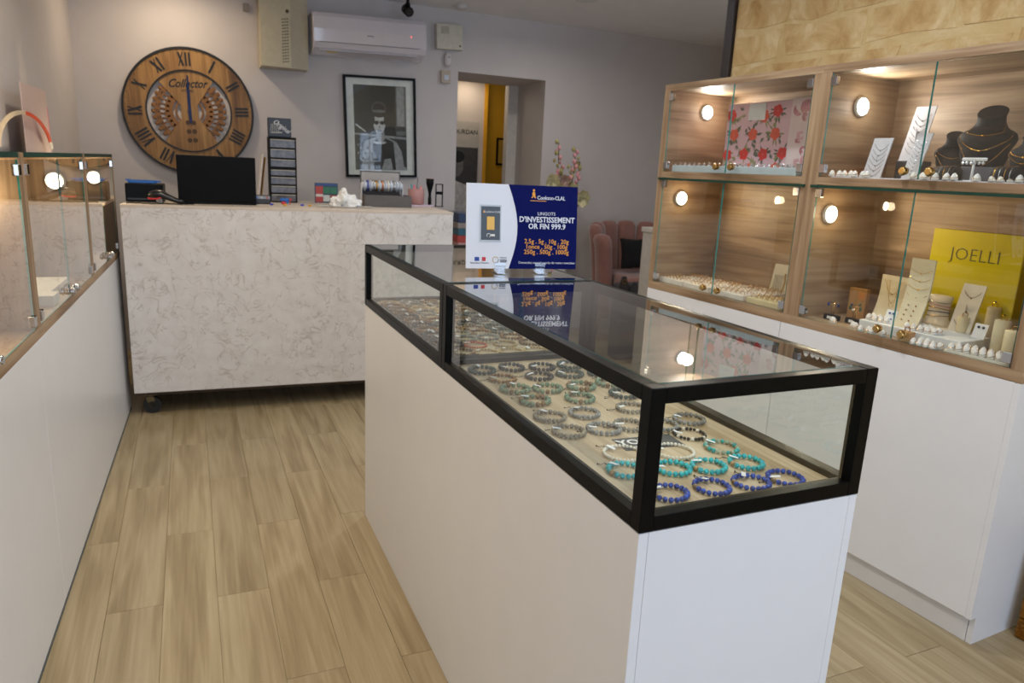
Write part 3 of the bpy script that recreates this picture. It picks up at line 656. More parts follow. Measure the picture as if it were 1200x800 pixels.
# till box with blue tray, scanner
t = thing('receipt_printer', 'squat black box with a blue tray on top at the left end of the counter', 'printer', (-.315, 4.46, ZK), radians(-3))
b = BM(); box(b, 0, .185, 0, .16, 0, .098, bev=.006, seg=2); obj('body', b, BLKP, t)
b = BM(); box(b, .01, .175, -.002, .0, .012, .02); obj('front_slot', b, P('slot_grey', '#303033', .4), t)
b = BM(); box(b, .015, .145, .02, .13, .0985, .114, bev=.003)
prism(b, [(.0, .016), (.015, .016), (.03, .0), (.02, .0)], (.0, .12, .102), t=.1); prism(b, [(.145, .0), (.16, .006), (.17, .004), (.17, .012), (.145, .014)], (0, .11, .1), t=.06)
obj('blue_tray', b, P('blue_plastic', '#1565b8', .35), t)
t = thing('barcode_scanner', 'black handheld scanner with a red strip lying in front of the black box', 'scanner', (-.13, 4.315, ZK), radians(-12))
b = BM(); rings = []
for s, (x, zz, rx, rz) in enumerate([(-.07, .036, .002, .006), (-.062, .045, .03, .018), (-.03, .052, .034, .022), (.0, .05, .03, .022), (.03, .036, .02, .018), (.07, .02, .017, .014), (.1, .014, .014, .012), (.104, .014, .002, .002)]):
    rings.append([(x, rx * cos(a), zz + rz * sin(a)) for a in [2 * pi * k / 16 for k in range(16)]])
loft(b, rings); obj('body', b, P('scanner_black', '#141416', .3), t)
b = BM(); tube(b, [(-.066, -.026, .03), (-.05, -.032, .027), (-.02, -.035, .028), (.0, -.032, .034)], .004, 6); obj('red_strip', b, P('scanner_red', '#d02030', .4), t)
b = BM(); box(b, -.03, .0, -.015, .015, 0, .033, bev=.004); obj('stand', b, P('stand_grey', '#8a8a88', .4), t)
b = BM(); tube(b, [(-.30 + .02 * i, 4.285 + .012 * sin(i * .9), ZK + .0035 + .002 * (i % 2)) for i in range(17)], .003, 6); tag(obj('cable', b, BLKP), 'black cable lying along the front edge of the counter', 'cable')
# drawer tower
t = thing('drawer_tower', 'narrow black drawer tower with clear drawers on the counter right of the laptop', 'drawer unit', (.455, 4.76, ZK), radians(-3)); TW, TH = .162, .392
b = BM()
for x in (0, TW - .006): box(b, x, x + .006, 0, .2, 0, TH)
box(b, .006, TW - .006, .19, .2, 0, TH)
zs = [0, .05, .1, .15, .2, .205, .26, .32, .378]
for z_ in (0, .052, .104, .156, .2, .262, .322, .38): box(b, .006, TW - .006, 0, .19, z_, z_ + (.012 if z_ in (.2, .38) else .005))
obj('body', b, BLKP, t)
DR = P('clear_drawer_plastic', '#56504e', .2, var=.5, scale=30, spec=.4)
for z0_, z1_ in ((.006, .05), (.058, .102), (.11, .154), (.162, .198), (.214, .26), (.268, .32), (.328, .378)):
    b = BM(); box(b, .008, TW - .008, -.006, .18, z0_, z1_, bev=.002); d = obj('drawer', b, DR, t)
    b = BM(); box(b, .01, TW - .01, -.011, -.006, z1_ - .007, z1_ - .001, bev=.001); obj('drawer_handle', b, P('drawer_lip', '#a39a88', .3), d)
t = thing('gift_box', 'small black box with white script writing on top of the drawer tower', 'box', (.457, 4.78, ZK + TH + .0005), radians(-3))
b = BM(); box(b, 0, .135, 0, .08, 0, .11, bev=.002); obj('carton', b, P('carton_black', '#12141a', .35), t)
text('Original', .042, CARD, t, (.078, -.0006, .062), (pi / 2, radians(35), 0), shear=.4, sx=.8)
b = BM(); prism(b, [(.012, .02), (.08, .022), (.085, .03), (.02, .028)], (0, 0, 0), t=.0006)
for q in range(5): prism(b, [(.012 + q * .012, .03), (.016 + q * .012, .03), (.022 + q * .008, .075), (.018 + q * .008, .075)], (0, 0, 0), t=.0006)
obj('printed_drawing', b, P('print_silver', '#9a9a94', .5), t)
for k, (x, m, lab) in enumerate(((.40, CARD, 'white sheet leaning left of the drawer tower'), (.415, P('kraft_board', '#b08a52', .7), 'thin brown board leaning left of the drawer tower'))):
    b = BM(); box(b, 0, .003, 0, .12, 0, .29 - k * .02); tag(obj('leaning_sheet', b, m, loc=(x - .012 + k * .004, 4.80 + k * .01, ZK), rot=(0, radians(7), 0)), lab, 'sheet')
t = thing('label_printer', 'small black and silver desk device between laptop and drawer tower', 'device', (.335, 4.52, ZK), radians(-2))
b = BM(); box(b, 0, .10, 0, .09, 0, .05, bev=.006, seg=2); obj('body', b, P('device_dark', '#2e2f33', .4), t)
b = BM(); box(b, .004, .096, -.003, .0, .03, .047, bev=.001); obj('silver_panel', b, P('device_silver', '#8f959e', .3), t)
for x, c in ((.02, '#4a7ad0'), (.05, '#b8b8b8'), (.08, '#b06a60')):
    b = BM(); cyl(b, (x, -.003, .038), (x, -.006, .038), .007, 12); obj('button', b, P('button_' + c[1:], c, .4), t)
# blue toy-like clip, scraps
t = thing('spray_clip', 'small blue and red plastic clip on the counter in front of the drawer tower', 'clip', (.52, 4.55, ZK))
b = BM(); box(b, -.03, .022, -.01, .01, .018, .036, bev=.006, seg=2); box(b, .0, .02, -.008, .008, .006, .02, bev=.003); obj('blue_body', b, MATS['blue_plastic'], t)
b = BM(); box(b, -.022, .005, -.009, .009, 0, .017, bev=.002); box(b, .024, .038, -.007, .007, .024, .034, bev=.002); box(b, .024, .029, -.006, .006, .0, .024, bev=.001); obj('red_trigger', b, P('red_plastic', '#c8323a', .4), t)
for (x, y, c, lab) in ((.43, 4.42, '#2a3fc0', 'tiny blue bead left of the clip'), (.60, 4.42, '#2a3fc0', 'tiny blue cap beside the white tissue'), (.50, 4.38, '#d8a020', 'yellow scrap at the counter edge, left one'), (.64, 4.40, '#d8a020', 'yellow scrap at the counter edge, right one')):
    b = BM(); sph(b, (0, 0, .006), .009, 8, 6, sc=(1.3, .8, .6)); tag(obj('scrap', b, P('scrap_' + c[1:], c, .5), loc=(x, y, ZK)), lab, 'scrap')
# colour chart card
t = thing('flyer_card', 'small standing card with red and green printed squares on the counter', 'card', (.735, 4.83, ZK), radians(-2))
b = BM(); box(b, 0, .145, 0, .003, 0, .125); obj('card', b, P('flyer_slate', '#33485c', .5), t)
for i, (x, z_, w_, h_, c) in enumerate(((.006, .0, .045, .105, '#b44a4a'), (.053, .055, .04, .045, '#3a7a62'), (.053, .005, .04, .045, '#c9d0d0'), (.096, .055, .043, .045, '#3a7a62'), (.096, .005, .043, .045, '#a85a50'), (.006, .035, .045, .02, '#d8cfc8'))):
    b = BM(); prism(b, [(x, z_ + .004), (x + w_, z_ + .004), (x + w_, z_ + h_), (x, z_ + h_)], (0, 0, 0), t=.0006 + i * .0002); obj('printed_square', b, P('print_' + c[1:], c, .6), t)
b = BM(); prism(b, [(.006, .110), (.139, .110), (.139, .12), (.006, .12)], t=.0005); obj('title_strip', b, P('print_blue', '#3a5a9a', .6), t)
# crumpled tissue + cloth
b = BM(); bmesh.ops.create_icosphere(b, subdivisions=4, radius=1)
rnd = random.Random(5); from mathutils import noise
for v in b.verts:
    n = noise.noise(v.co * 2.2) * .35 + noise.noise(v.co * 5) * .18; c = v.co.normalized() * (1 + n)
    v.co = Vector((c.x * .085, c.y * .06, max(0, c.z * .055 + .02 + (.03 if -.4 < c.x < .0 else 0))))
tag(obj('crumpled_tissue', b, PAPER, loc=(.855, 4.43, ZK)), 'crumpled white tissue on the counter beside the watch box', 'tissue')
b = BM(); n = 22; V = {}
for i in range(n):
    for j in range(12):
        x = i / (n - 1) * .32 - .16; y = j / 11 * .14 - .07; V[i, j] = b.verts.new((x, y + .02 * sin(i * .5), .004 + .006 * abs(noise.noise(Vector((x * 20, y * 20, 1))))))
for i in range(n - 1):
    for j in range(11): b.faces.new((V[i, j], V[i + 1, j], V[i + 1, j + 1], V[i, j + 1]))
bmesh.ops.solidify(b, geom=list(b.faces), thickness=.002)
tag(obj('paper_sheet', b, PAPER, loc=(.85, 4.40, ZK)), 'flat white paper lying under the crumpled tissue', 'paper')
# watch box
t = thing('jewellery_box', 'open grey box holding a roll of bracelets and silver pieces on the counter', 'box', (.985, 4.50, ZK), radians(-3)); BW = .29
b = BM(); box(b, 0, BW, 0, .006, 0, .072); box(b, 0, BW, .174, .18, 0, .072); box(b, 0, .006, .006, .174, 0, .072); box(b, BW - .006, BW, .006, .174, 0, .072); box(b, .006, BW - .006, .006, .174, 0, .045); obj('tray', b, P('tray_grey', '#5a5552', .5), t)
b = BM(); box(b, .0, .255, .186, .194, .0, .215, bev=.001); obj('lid_frame', b, P('lid_dark', '#55504c', .5), t)
b = BM(); box(b, .008, .247, .183, .186, .1, .207); obj('lid_lining', b, P('lid_lining', '#a6a09c', .6), t)
b = BM(); cyl(b, (.0, .13, .125), (.255, .13, .125), .022, 20); box(b, -.004, .0, .11, .16, .0, .14); box(b, .255, .259, .11, .16, .0, .14); obj('bracelet_bar', b, P('bar_white', '#d5d8de', .6), t)
b = BM(); rnd = random.Random(9)
for i in range(90):
    x = rnd.uniform(.015, BW - .015); y = rnd.uniform(.015, .16); a = rnd.uniform(0, 3.1)
    tube(b, [(x + .008 * cos(q + a), y + .006 * sin(q), .050 + .004 * cos(q) + rnd.uniform(0, .012)) for q in [k * pi / 3 for k in range(6)]], .0012, 4, True)
obj('silver_chains', b, SILV, t, kind='stuff')
WM = [P('watch_pale', '#cdd6e2', .3, .3), GOLD, P('watch_blue', '#2a3f98', .4), SILV, P('watch_cream', '#e6e0d0', .4), P('watch_copper', '#c07a4a', .3, .7)]
for i in range(13):
    x = .018 + i * .0185; m = WM[[0, 2, 0, 3, 1, 0, 5, 0, 4, 0, 3, 0, 0][i]]
    b = BM(); tube(b, [(0, .026 * cos(q) , .03 * sin(q)) for q in [k * pi / 8 for k in range(16)]], .0055, 6, True)
    tag(obj('bracelet', b, m, loc=tuple(Matrix.Translation(t.location) @ Matrix.Rotation(radians(-3), 4, 'Z') @ Vector((x, .13, .125))), rot=radians(-3)), 'small bangle threaded on the bar of the open grey box', 'bracelet', 'bangles on the bar of the grey box')
# pink pen pot
t = thing('pen_pot', 'dusty pink pen pot at the right end of the counter', 'pot', (1.372, 4.72, ZK + .012))
b = BM(); lathe(b, [(.046, 0), (.052, .004), (.053, .1), (.049, .1), (.047, .006), (.001, .005)], 26); obj('cup', b, P('dusty_pink', '#b0807a', .6), t)
b = BM(); box(b, -.075, .085, -.05, .05, 0, .011, bev=.001); tag(obj('paper_block', b, P('pale_pink_pad', '#cbb6c4', .6), loc=(1.39, 4.72, ZK)), 'pale pad under the pink pen pot', 'pad')
pens = [((-.03, .0), (-.035, 0), .12, .005, P('pen_teal', '#1f8a94', .4), 'teal pen in the pink pot'), ((-.015, -.02), (-.02, -.02), .115, .008, P('pen_rose', '#c86a78', .4), 'rose-coloured pen in the pink pot'), ((.0, .01), (.012, .01), .165, .0025, P('pen_grey', '#4a4a4a', .4), 'thin grey stick in the pink pot'), ((.02, -.01), (.03, -.01), .11, .008, P('pen_pink', '#d08a88', .4), 'pale pink marker in the pink pot')]
for (a, c), (a2, c2), h_, r_0, m, lab in pens:
    b = BM(); cyl(b, (a * .5, c * .5, .0), (a2, c2, h_), r_0, 10); cyl(b, (a2, c2, h_), (a2 * 1.05, c2, h_ + .006), r_0 * .9, 10, r_0 * .4); tag(obj('pen', b, m, loc=(1.372, 4.72, ZK + .018)), lab, 'pen')
b = BM(); lathe(b, [(.008, 0), (.01, .03), (.024, .085), (.026, .12), (.022, .121), (.001, .1205)], 18)
o = tag(obj('funnel_cap_bottle', b, [BLKP, MATS['red_plastic']], loc=(1.465, 4.72, ZK + .06)), 'black flared brush holder with a red top right of the pen pot', 'brush holder')
for f in o.data.polygons:
    if f.center.z > .117: f.material_index = 1
b = BM(); cyl(b, (0, 0, -.06), (0, 0, .001), .012, 12); obj('stem', b, BLKP, o)
t = thing('ring_gauge_stand', 'black wire stand at the far right end of the counter', 'stand', (1.50, 4.70, ZK))
b = BM()
for x in (0, .045): box(b, x, x + .006, 0, .008, 0, .15)
box(b, .006, .045, 0, .008, .144, .15); box(b, 0, .051, -.02, .03, 0, .004); obj('frame', b, BLKP, t)
b = BM(); box(b, .006, .045, .001, .007, .08, .1); obj('cross_bar', b, BLKP, t)

t = thing('folder_stack', 'stack of dark, teal, red and pink boxes between counter and doorway', 'boxes', (1.90, 4.95, 0))
z_ = 0
for w_, h_, c in ((.30, .62, '#3a3236'), (.30, .14, '#3a3236'), (.29, .12, '#b98a84'), (.30, .05, '#a83a30'), (.29, .05, '#2f5a6a'), (.30, .04, '#8c8078'), (.29, .07, '#2c3a5a')):
    b = BM(); box(b, -w_ / 2, w_ / 2, 0, .25, z_, z_ + h_ - .001, bev=.002); obj('carton', b, P('carton_' + c[1:], c, .5), t); z_ += h_

# ------------------------------------------------------------------ things on the back wall
ck = thing('wall_clock', 'large round wooden wall clock with roman numerals and gear cut-outs', 'clock', (.032, YB - .002, 1.700), (0, radians(-3), 0)); R = .424
CW = wood('clock_wood', ('#5f3f1c', '#8a6332', '#a98048'), 'Z', .9, .5, ring=.6, fine=18); CK = P('clock_black', '#101013', .5)
def ann(b, r0, r1, y0, y1, a0=0, a1=2 * pi, n=72, mi=0):
    full = abs(a1 - a0 - 2 * pi) < 1e-6; m = n if full else n + 1; A = []
    for i in range(m):
        a = a0 + (a1 - a0) * i / n; A.append([b.verts.new((r * cos(a), y, r * sin(a))) for r, y in ((r0, y0), (r1, y0), (r1, y1), (r0, y1))])
    for i in range(n):
        p, q = A[i], A[(i + 1) % m]
        for k in range(4): b.faces.new((p[k], p[(k + 1) % 4], q[(k + 1) % 4], q[k])).material_index = mi
    if not full: b.faces.new(A[0][::-1]); b.faces.new(A[-1])
b = BM(); ann(b, R * .968, R, -.034, 0); obj('outer_rim', b, CK, ck)
b = BM(); ann(b, R * .655, R * .966, -.026, -.004); obj('numeral_ring', b, CW, ck)
b = BM(); ann(b, R * .632, R * .654, -.031, -.002); obj('inner_rim', b, CK, ck)
b = BM(); pts = ell(0, 0, R * .63, n=16, a0=radians(50), a1=radians(132)) + [(-.13 * R, .10 * R), (-.13 * R, -.12 * R)] + ell(0, 0, R * .63, n=16, a0=radians(229), a1=radians(308)) + [(.13 * R, -.12 * R), (.13 * R, .10 * R)]
prism(b, pts, (0, -.006, 0), t=.016); obj('centre_plate', b, CW, ck)
GW = P('gear_wood', '#85592a', .55, var=.15)
for s in (0, 1):
    for r0, r1, n_, ga in ((.44, .52, 11, 1.0), (.25, .31, 7, .85)):
        c0 = 0 if s else pi; g = BM(); ann(g, R * r0, R * r1, -.018, -.008, c0 - ga, c0 + ga, 36)
        for k in range(n_):
            a = c0 - ga + 2 * ga * (k + .5) / n_; M = Matrix.Rotation(-a, 4, 'Y') @ Matrix.Translation((R * r1, -.013, 0))
            w_ = R * r1 * ga / n_ * .62; box(g, -.004, R * .05, -.005, .005, -w_, w_, bev=w_ * .4, M=M)
        for k in range(n_):
            a = c0 - ga + 2 * ga * k / n_
            if r0 > .4: cyl(g, (R * .36 * cos(a), -.014, R * .36 * sin(a)), (R * .44 * cos(a), -.014, R * .44 * sin(a)), R * .012, 6)
        ann(g, R * (r0 - .13 if r0 > .4 else .19), R * (r0 - .07 if r0 > .4 else .22), -.018, -.008, c0 - ga * .9, c0 + ga * .9, 30)
        obj('gear', g, GW, ck)
    for k, nm in enumerate((['22', '23', '24', '25', '26', '27', '28', '29', '30'] if s else ['16', '15', '14', '13', '12', '11', '10', '9', '8'])):
        a = (0 if s else pi) + (1 if s else -1) * (-.85 + .212 * k) * (-1 if s else 1) * (1 if s else 1)
        a = (-.85 + .212 * k) if s else pi - (-.85 + .212 * k)
        text(nm, .026, CK, ck, (R * .48 * cos(a), -.0186, R * .48 * sin(a)), (pi / 2, -(a if s else a - pi), 0), name='numeral', bold=.0006)
def bar(b, p, q, w_, y=-.0262, t=.003):
    p, q = Vector((p[0], p[1])), Vector((q[0], q[1])); d = (q - p).normalized(); n = Vector((-d.y, d.x)) * w_ / 2
    prism(b, [tuple(p - n), tuple(q - n), tuple(q + n), tuple(p + n)], (0, y, 0), t=t)
ROM = ['XII', 'I', 'II', 'III', 'IIII', 'V', 'VI', 'VII', 'VIII', 'IX', 'X', 'XI']
for h_, s in enumerate(ROM):
    a = pi / 2 - h_ * pi / 6; wd = {'I': .023, 'V': .042, 'X': .042}; tot = sum(wd[c] for c in s); x = -tot / 2; b = BM(); hh = R * .105
    for c in s:
        xm = x + wd[c] / 2
        if c == 'I': bar(b, (xm, -hh), (xm, hh), .013)
        elif c == 'V': bar(b, (xm - .014, hh), (xm, -hh), .014); bar(b, (xm + .014, hh), (xm, -hh), .006, t=.0025)
        else: bar(b, (xm - .014, hh), (xm + .014, -hh), .014); bar(b, (xm + .014, hh), (xm - .014, -hh), .006, t=.0025)
        x += wd[c]
    b.transform(Matrix.Rotation(-(a - pi / 2), 4, 'Y') @ Matrix.Translation((0, 0, R * .81)))
    obj('numeral', b, CK, ck)
b = BM()
for k in range(60):
    a = k * pi / 30; p = (R * .935 * cos(a), R * .935 * sin(a)); q = (R * .95 * cos(a), R * .95 * sin(a)); bar(b, p, q, .004, t=.001)
obj('minute_marks', b, CK, ck)
text('Collector', .078, CK, ck, (0, -.0226, R * .43), shear=.45, bold=.0018, sx=.82)
text('STUDIO', .022, CK, ck, (0, -.0226, R * .32), bold=.0006)
HB = P('blued_steel', '#141c38', .3, .6)
b = BM(); bar(b, (0, -.19 * R), (.008, .56 * R), .011, -.030, .002); bar(b, (0, -.15 * R), (.004, .42 * R), .02, -.027, .002); cyl(b, (0, -.022, 0), (0, -.036, 0), .013, 16); obj('hands', b, HB, ck)
b = BM()
for zz in (-.18, -.32, -.46):
    for x in (-.018, .018): ann_c = ell(x, zz * R, .016, n=14); prism(b, ann_c, (0, -.022, 0), t=.001)
obj('small_dials', b, P('dial_dark_brown', '#4a3318', .6), ck)
# beige electrical box
t = thing('electrical_cabinet', 'tall beige metal cabinet with a slotted vent high on the back wall', 'electrical cabinet', (.505, YB - .002, 2.033))
b = BM(); prism(b, [(0, 0), (.325, 0), (.325, -.14), (.20, -.19), (0, -.19)], (0, 0, 0), (1, 0, 0), (0, 1, 0), t=.565); obj('housing', b, P('beige_enamel', '#bbb196', .45), t)
b = BM()
for k in range(15):
    for c in range(3): box(b, 0, .011, -.0015, .0, 0, .006, M=Matrix.Translation((.145 + c * .016, -.1905, .03 + k * .02 + c * .003)) @ Matrix.Rotation(radians(-30), 4, 'Y'))
obj('vent_slots', b, P('slot_dark', '#3a3428', .7), t, kind='stuff')
b = BM(); cyl(b, (.18, -.19, .37), (.18, -.197, .37), .012, 14); obj('lock', b, P('lock_brass', '#5a4630', .4, .6), t)
# air conditioner
t = thing('air_conditioner', 'white wall-mounted air conditioner to the right of the beige metal cabinet', 'air conditioner', (.86, YB - .002, 2.155), (0, radians(-1.8), 0)); aw = .83
b = BM(); rings = []
for x in (0, .006, aw - .006, aw):
    i_ = 0 if 0 < x < aw else .006
    rings.append([(x, -y_ + i_ * (1 if y_ > .01 else 0), z_) for y_, z_ in ((0, .0 + i_), (.10, .0 + i_), (.19, .035 + i_), (.215, .075), (.222, .16), (.218, .24), (.20, .268 - i_), (.0, .275 - i_))])
loft(b, rings, sm=False); obj('housing', b, P('ac_white', '#d8d2d6', .12, var=.01, coat=.6), t)
b = BM(); box(b, .04, aw - .06, -.002, .001, 0, .05, bev=.0008, M=Matrix.Translation((0, -.190, .018)) @ Matrix.Rotation(radians(-38), 4, 'X')); obj('louver', b, P('ac_louver', '#c4c0c4', .3), t)
b = BM(); box(b, .035, aw - .055, -.0012, .0, .0, .004, M=Matrix.Translation((0, -.2163, .07))); obj('louver_gap', b, P('gap_grey', '#6a6668', .5), t)
b = BM(); box(b, .38, .43, -.2235, -.2222, .128, .135); obj('badge', b, P('badge_grey', '#8a8688', .4), t)
b = BM(); box(b, .10, .18, -.150, -.149, .012, .020); obj('yellow_sticker', b, P('sticker_yellow', '#cdb03a', .5), t)
b = BM(); cyl(b, (.71, -.2212, .15), (.71, -.2235, .15), .004, 10); obj('indicator_light', b, emis('indicator_red', (1, .1, .1), 2), t)
# security camera
t = thing('security_camera', 'small black security camera hanging from the ceiling above the air conditioner', 'security camera', (1.50, 5.45, ZC))
b = BM(); cyl(b, (0, 0, 0), (0, 0, -.03), .035, 18); cyl(b, (0, 0, -.03), (0, 0, -.075), .012, 12); sph(b, (0, 0, -.08), .02); obj('mount', b, BLKP, t)
b = BM(); cyl(b, (0, .05, -.10), (0, -.04, -.135), .034, 20); obj('body', b, BLKP, t)
b = BM(); cyl(b, (0, -.0405, -.1352), (0, -.045, -.137), .026, 20); obj('lens', b, P('lens_dark', '#2a2c30', .08, spec=.9), t)
# alarm panel + sensors
t = thing('alarm_panel', 'square cream alarm siren box on the wall right of the air conditioner', 'alarm box', (1.817, YB - .002, 2.295), (0, radians(-2), 0))
b = BM(); box(b, 0, .215, -.055, 0, 0, .185, bev=.006, seg=2); obj('cover', b, P('cream_plastic', '#cdc6b4', .4), t)
b = BM()
for k in range(6): box(b, .035, .10, -.0562, -.0548, .115 + k * .009, .119 + k * .009)
obj('speaker_slots', b, P('slot_olive', '#8a8672', .6), t)
b = BM(); cyl(b, (.19, -.055, .03), (.19, -.058, .03), .007, 10); obj('keyhole', b, BLKP, t)
t = thing('motion_sensor', 'rounded white motion sensor below the cream alarm box', 'sensor', (1.922, YB - .002, 2.175))
b = BM(); loft(b, [[(-.0 + rx * cos(a), -.02 - ry * sin(a), z_) for a in [2 * pi * k / 16 for k in range(16)]] for z_, rx, ry in ((0, .012, .01), (.006, .024, .018), (.04, .03, .02), (.08, .03, .019), (.1, .022, .014), (.105, .008, .006))]); obj('shell', b, P('sensor_white', '#d2ccca', .35), t)
b = BM(); cyl(b, (0, -.04, .07), (0, -.0425, .07), .008, 12); obj('sensor_eye', b, P('eye_grey', '#9a9290', .3), t)
t = thing('motion_sensor', 'small square sensor with a pale window, lower of the two below the alarm box', 'sensor', (1.867, YB - .002, 2.052))
b = BM(); box(b, 0, .078, -.03, 0, 0, .095, bev=.003); obj('housing', b, P('beige_plastic', '#b9ab98', .5), t)
b = BM(); box(b, .02, .062, -.036, -.03, .02, .06, bev=.003); obj('window', b, P('window_pale', '#c9d0dc', .2), t)
b = BM(); box(b, -.02, .02, -.03, 0, 0, .05, bev=.003); tag(obj('junction_box', b, P('grey_plastic', '#8a8078', .5), loc=(.43, YB - .002, 2.40)), 'small grey junction box at the top edge above the clock', 'junction box')

# large framed photo
t = thing('framed_photograph', 'large black-framed black and white photograph of a woman in sunglasses on the back wall', 'picture', (1.121, YB - .002, 1.295), (0, radians(-1.8), 0)); pw, ph = .56, .75
b = BM(); q = .018
box(b, 0, q, -.03, 0, 0, ph); box(b, pw - q, pw, -.03, 0, 0, ph); box(b, q, pw - q, -.03, 0, 0, q); box(b, q, pw - q, -.03, 0, ph - q, ph); obj('frame', b, BLKP, t)
b = BM(); box(b, q, pw - q, -.012, -.006, q, ph - q); obj('mat_board', b, P('mat_board', '#e2e0de', .7), t)
ix0, ix1, iz0, iz1 = .075, .485, .055, .685
sc_ = lambda pts: [(ix0 + a * (ix1 - ix0), iz0 + c * (iz1 - iz0)) for a, c in pts]
G_ = {k: P('photo_grey_%d' % k, '#%02x%02x%02x' % (v_, v_, v_ + 2), .5, var=.2, scale=40) for k, v_ in ((18, 12), (34, 32), (60, 62), (95, 104), (130, 150), (165, 196))}
layer = [0]
def pic(parent, y0, pts, g, name='printed_shape', sc=sc_):
    layer[0] += 1; b = BM(); prism(b, sc(pts), (0, y0, 0), t=.0004 + layer[0] * .00012); obj(name, b, g if not isinstance(g, int) else G_[g], parent)
sq = lambda a, c, d, e: [(a, c), (d, c), (d, e), (a, e)]
pic(t, -.012, sq(0, 0, 1, 1), 34, 'photo_print')
pic(t, -.012, sq(.0, .66, .78, 1), 18); pic(t, -.012, sq(.80, .42, 1, 1), 95); pic(t, -.012, sq(.82, .48, .96, .99), 130); pic(t, -.012, sq(0, .52, .8, .68), 34)
pic(t, -.012, [(0, .44), (1, .40), (1, .37), (0, .42)], 130); pic(t, -.012, [(.03, .55), (.22, .46), (.2, .45), (.02, .53)], 165)
pic(t, -.012, sq(.78, .47, .98, .53), 60); pic(t, -.012, [(.0, .0), (.28, .0), (.3, .2), (.1, .3), (0, .28)], 60)
pic(t, -.012, [(.12, .0), (.14, .25), (.2, .345), (.38, .39), (.62, .39), (.8, .34), (.9, .22), (.95, 0)], 130)         # shoulders
pic(t, -.012, [(.36, .0), (.34, .3), (.42, .39), (.56, .39), (.74, .34), (.78, 0)], 18)
pic(t, -.012, [(.41, .38), (.41, .47), (.56, .47), (.58, .38), (.5, .30)], 130)                                       # neck
pic(t, -.012, ell(.475, .555, .115, .115, 22), 165, 'printed_face')
pic(t, -.012, ell(.475, .695, .15, .07, 22), 34, 'printed_hair'); pic(t, -.012, ell(.47, .745, .14, .07, 22), 60, 'printed_hair'); pic(t, -.012, ell(.47, .74, .11, .05, 22), 18, 'printed_hair'); pic(t, -.012, ell(.47, .70, .13, .018, 18), 95, 'printed_hair'); pic(t, -.012, ell(.36, .60, .03, .06, 12), 34, 'printed_hair'); pic(t, -.012, ell(.59, .60, .03, .06, 12), 34, 'printed_hair')
pic(t, -.012, ell(.42, .565, .044, .024, 16), 18, 'printed_sunglasses'); pic(t, -.012, ell(.53, .565, .044, .024, 16), 18, 'printed_sunglasses'); pic(t, -.012, sq(.40, .572, .55, .579), 18, 'printed_sunglasses'); pic(t, -.012, [(.47, .53), (.485, .53), (.487, .50), (.465, .50)], 95)
pic(t, -.012, ell(.475, .47, .04, .012, 12), 60, 'printed_mouth'); pic(t, -.012, ell(.48, .34, .12, .03, 16, pi, 2 * pi), 165)
for k in range(16): pic(t, -.012, ell(.06 + (k % 5) * .045, .12 + (k // 5) * .06 + .01 * (k % 3), .018, .012, 6), 130 if k % 2 else 18)
pic(t, -.012, ell(.35, .15, .05, .07, 10), 95); pic(t, -.012, [(.5, 0), (.56, .13), (.68, .14), (.72, 0)], 130); pic(t, -.012, [(.8, 0), (.86, .05), (1, .03), (1, 0)], 130)
b = BM(); box(b, q, pw - q, -.022, -.020, q, ph - q)
bmesh.ops.recalc_face_normals(b, faces=list(b.faces)); obj('cover_glass', b, GLASS, t)

# hallway poster and small frame
t = thing('film_poster', 'black and white poster of a man in a white shirt, seen through the doorway', 'poster', (2.18, 6.998, .95)); 
b = BM(); box(b, 0, .488, -.004, 0, 0, .90); obj('sheet', b, P('poster_white', '#b8b6b2', .6), t)
sc2 = lambda pts: [(a * .488, c * .85) for a, c in pts]
pic(t, -.004, sq(.0, 0, .985, .77), 60, 'photo_print', sc2); pic(t, -.004, [(.0, 0), (.0, .42), (.45, .40), (.8, .33), (.97, .1), (.97, 0)], 165, 'printed_shirt', sc2)
pic(t, -.004, ell(.52, .56, .16, .13, 18), 95, 'printed_face', sc2); pic(t, -.004, ell(.52, .66, .18, .07, 16), 18, 'printed_hair', sc2)
text('JOURDAN', .062, CK, t, (.475, -.0045, .80), align='RIGHT', bold=.0006, sx=.95)
text('2000', .12, CK, t, (.43, -.008, .14), align='RIGHT', bold=.001, name='poster_number')
t = thing('small_picture', 'small black-framed print with a dark lamp shape on the ochre wall', 'picture', (2.90, 7.098, 1.45))
b = BM(); box(b, 0, .3, -.012, 0, 0, .27); obj('frame', b, BLKP, t)
b = BM(); box(b, .02, .28, -.0135, -.012, .02, .25); obj('print', b, P('ochre_print', '#a88a30', .6), t)
b = BM(); prism(b, [(.09, .12), (.19, .12), (.155, .18), (.14, .19), (.12, .18)], (0, -.0135, 0), t=.0008); obj('lamp_shape', b, CK, t)

# floral mural at the far corner of the side wall
t = thing('flower_picture', 'pink flower picture high on the far side wall beside the dark post', 'picture', (X1 - .002, 5.395, 2.045), radians(-90))
b = BM(); box(b, -.4, .4, -.004, 0, 0, .55); obj('print', b, P('mural_cream', '#c6b9a6', .7), t)
for cx_, cz_, rr_ in ((-.28, .42, .06), (-.3, .33, .05), (.0, .4, .07), (.2, .3, .06), (-.1, .2, .05)):
    b = BM()
    for k in range(6): a = k * pi / 3; prism(b, ell(cx_ + rr_ * .6 * cos(a), cz_ + rr_ * .6 * sin(a), rr_ * .5, n=10), (0, -.004, 0), t=.0008 + .0001 * k)
    obj('printed_flower', b, P('mural_pink', '#b0506a', .7), t)

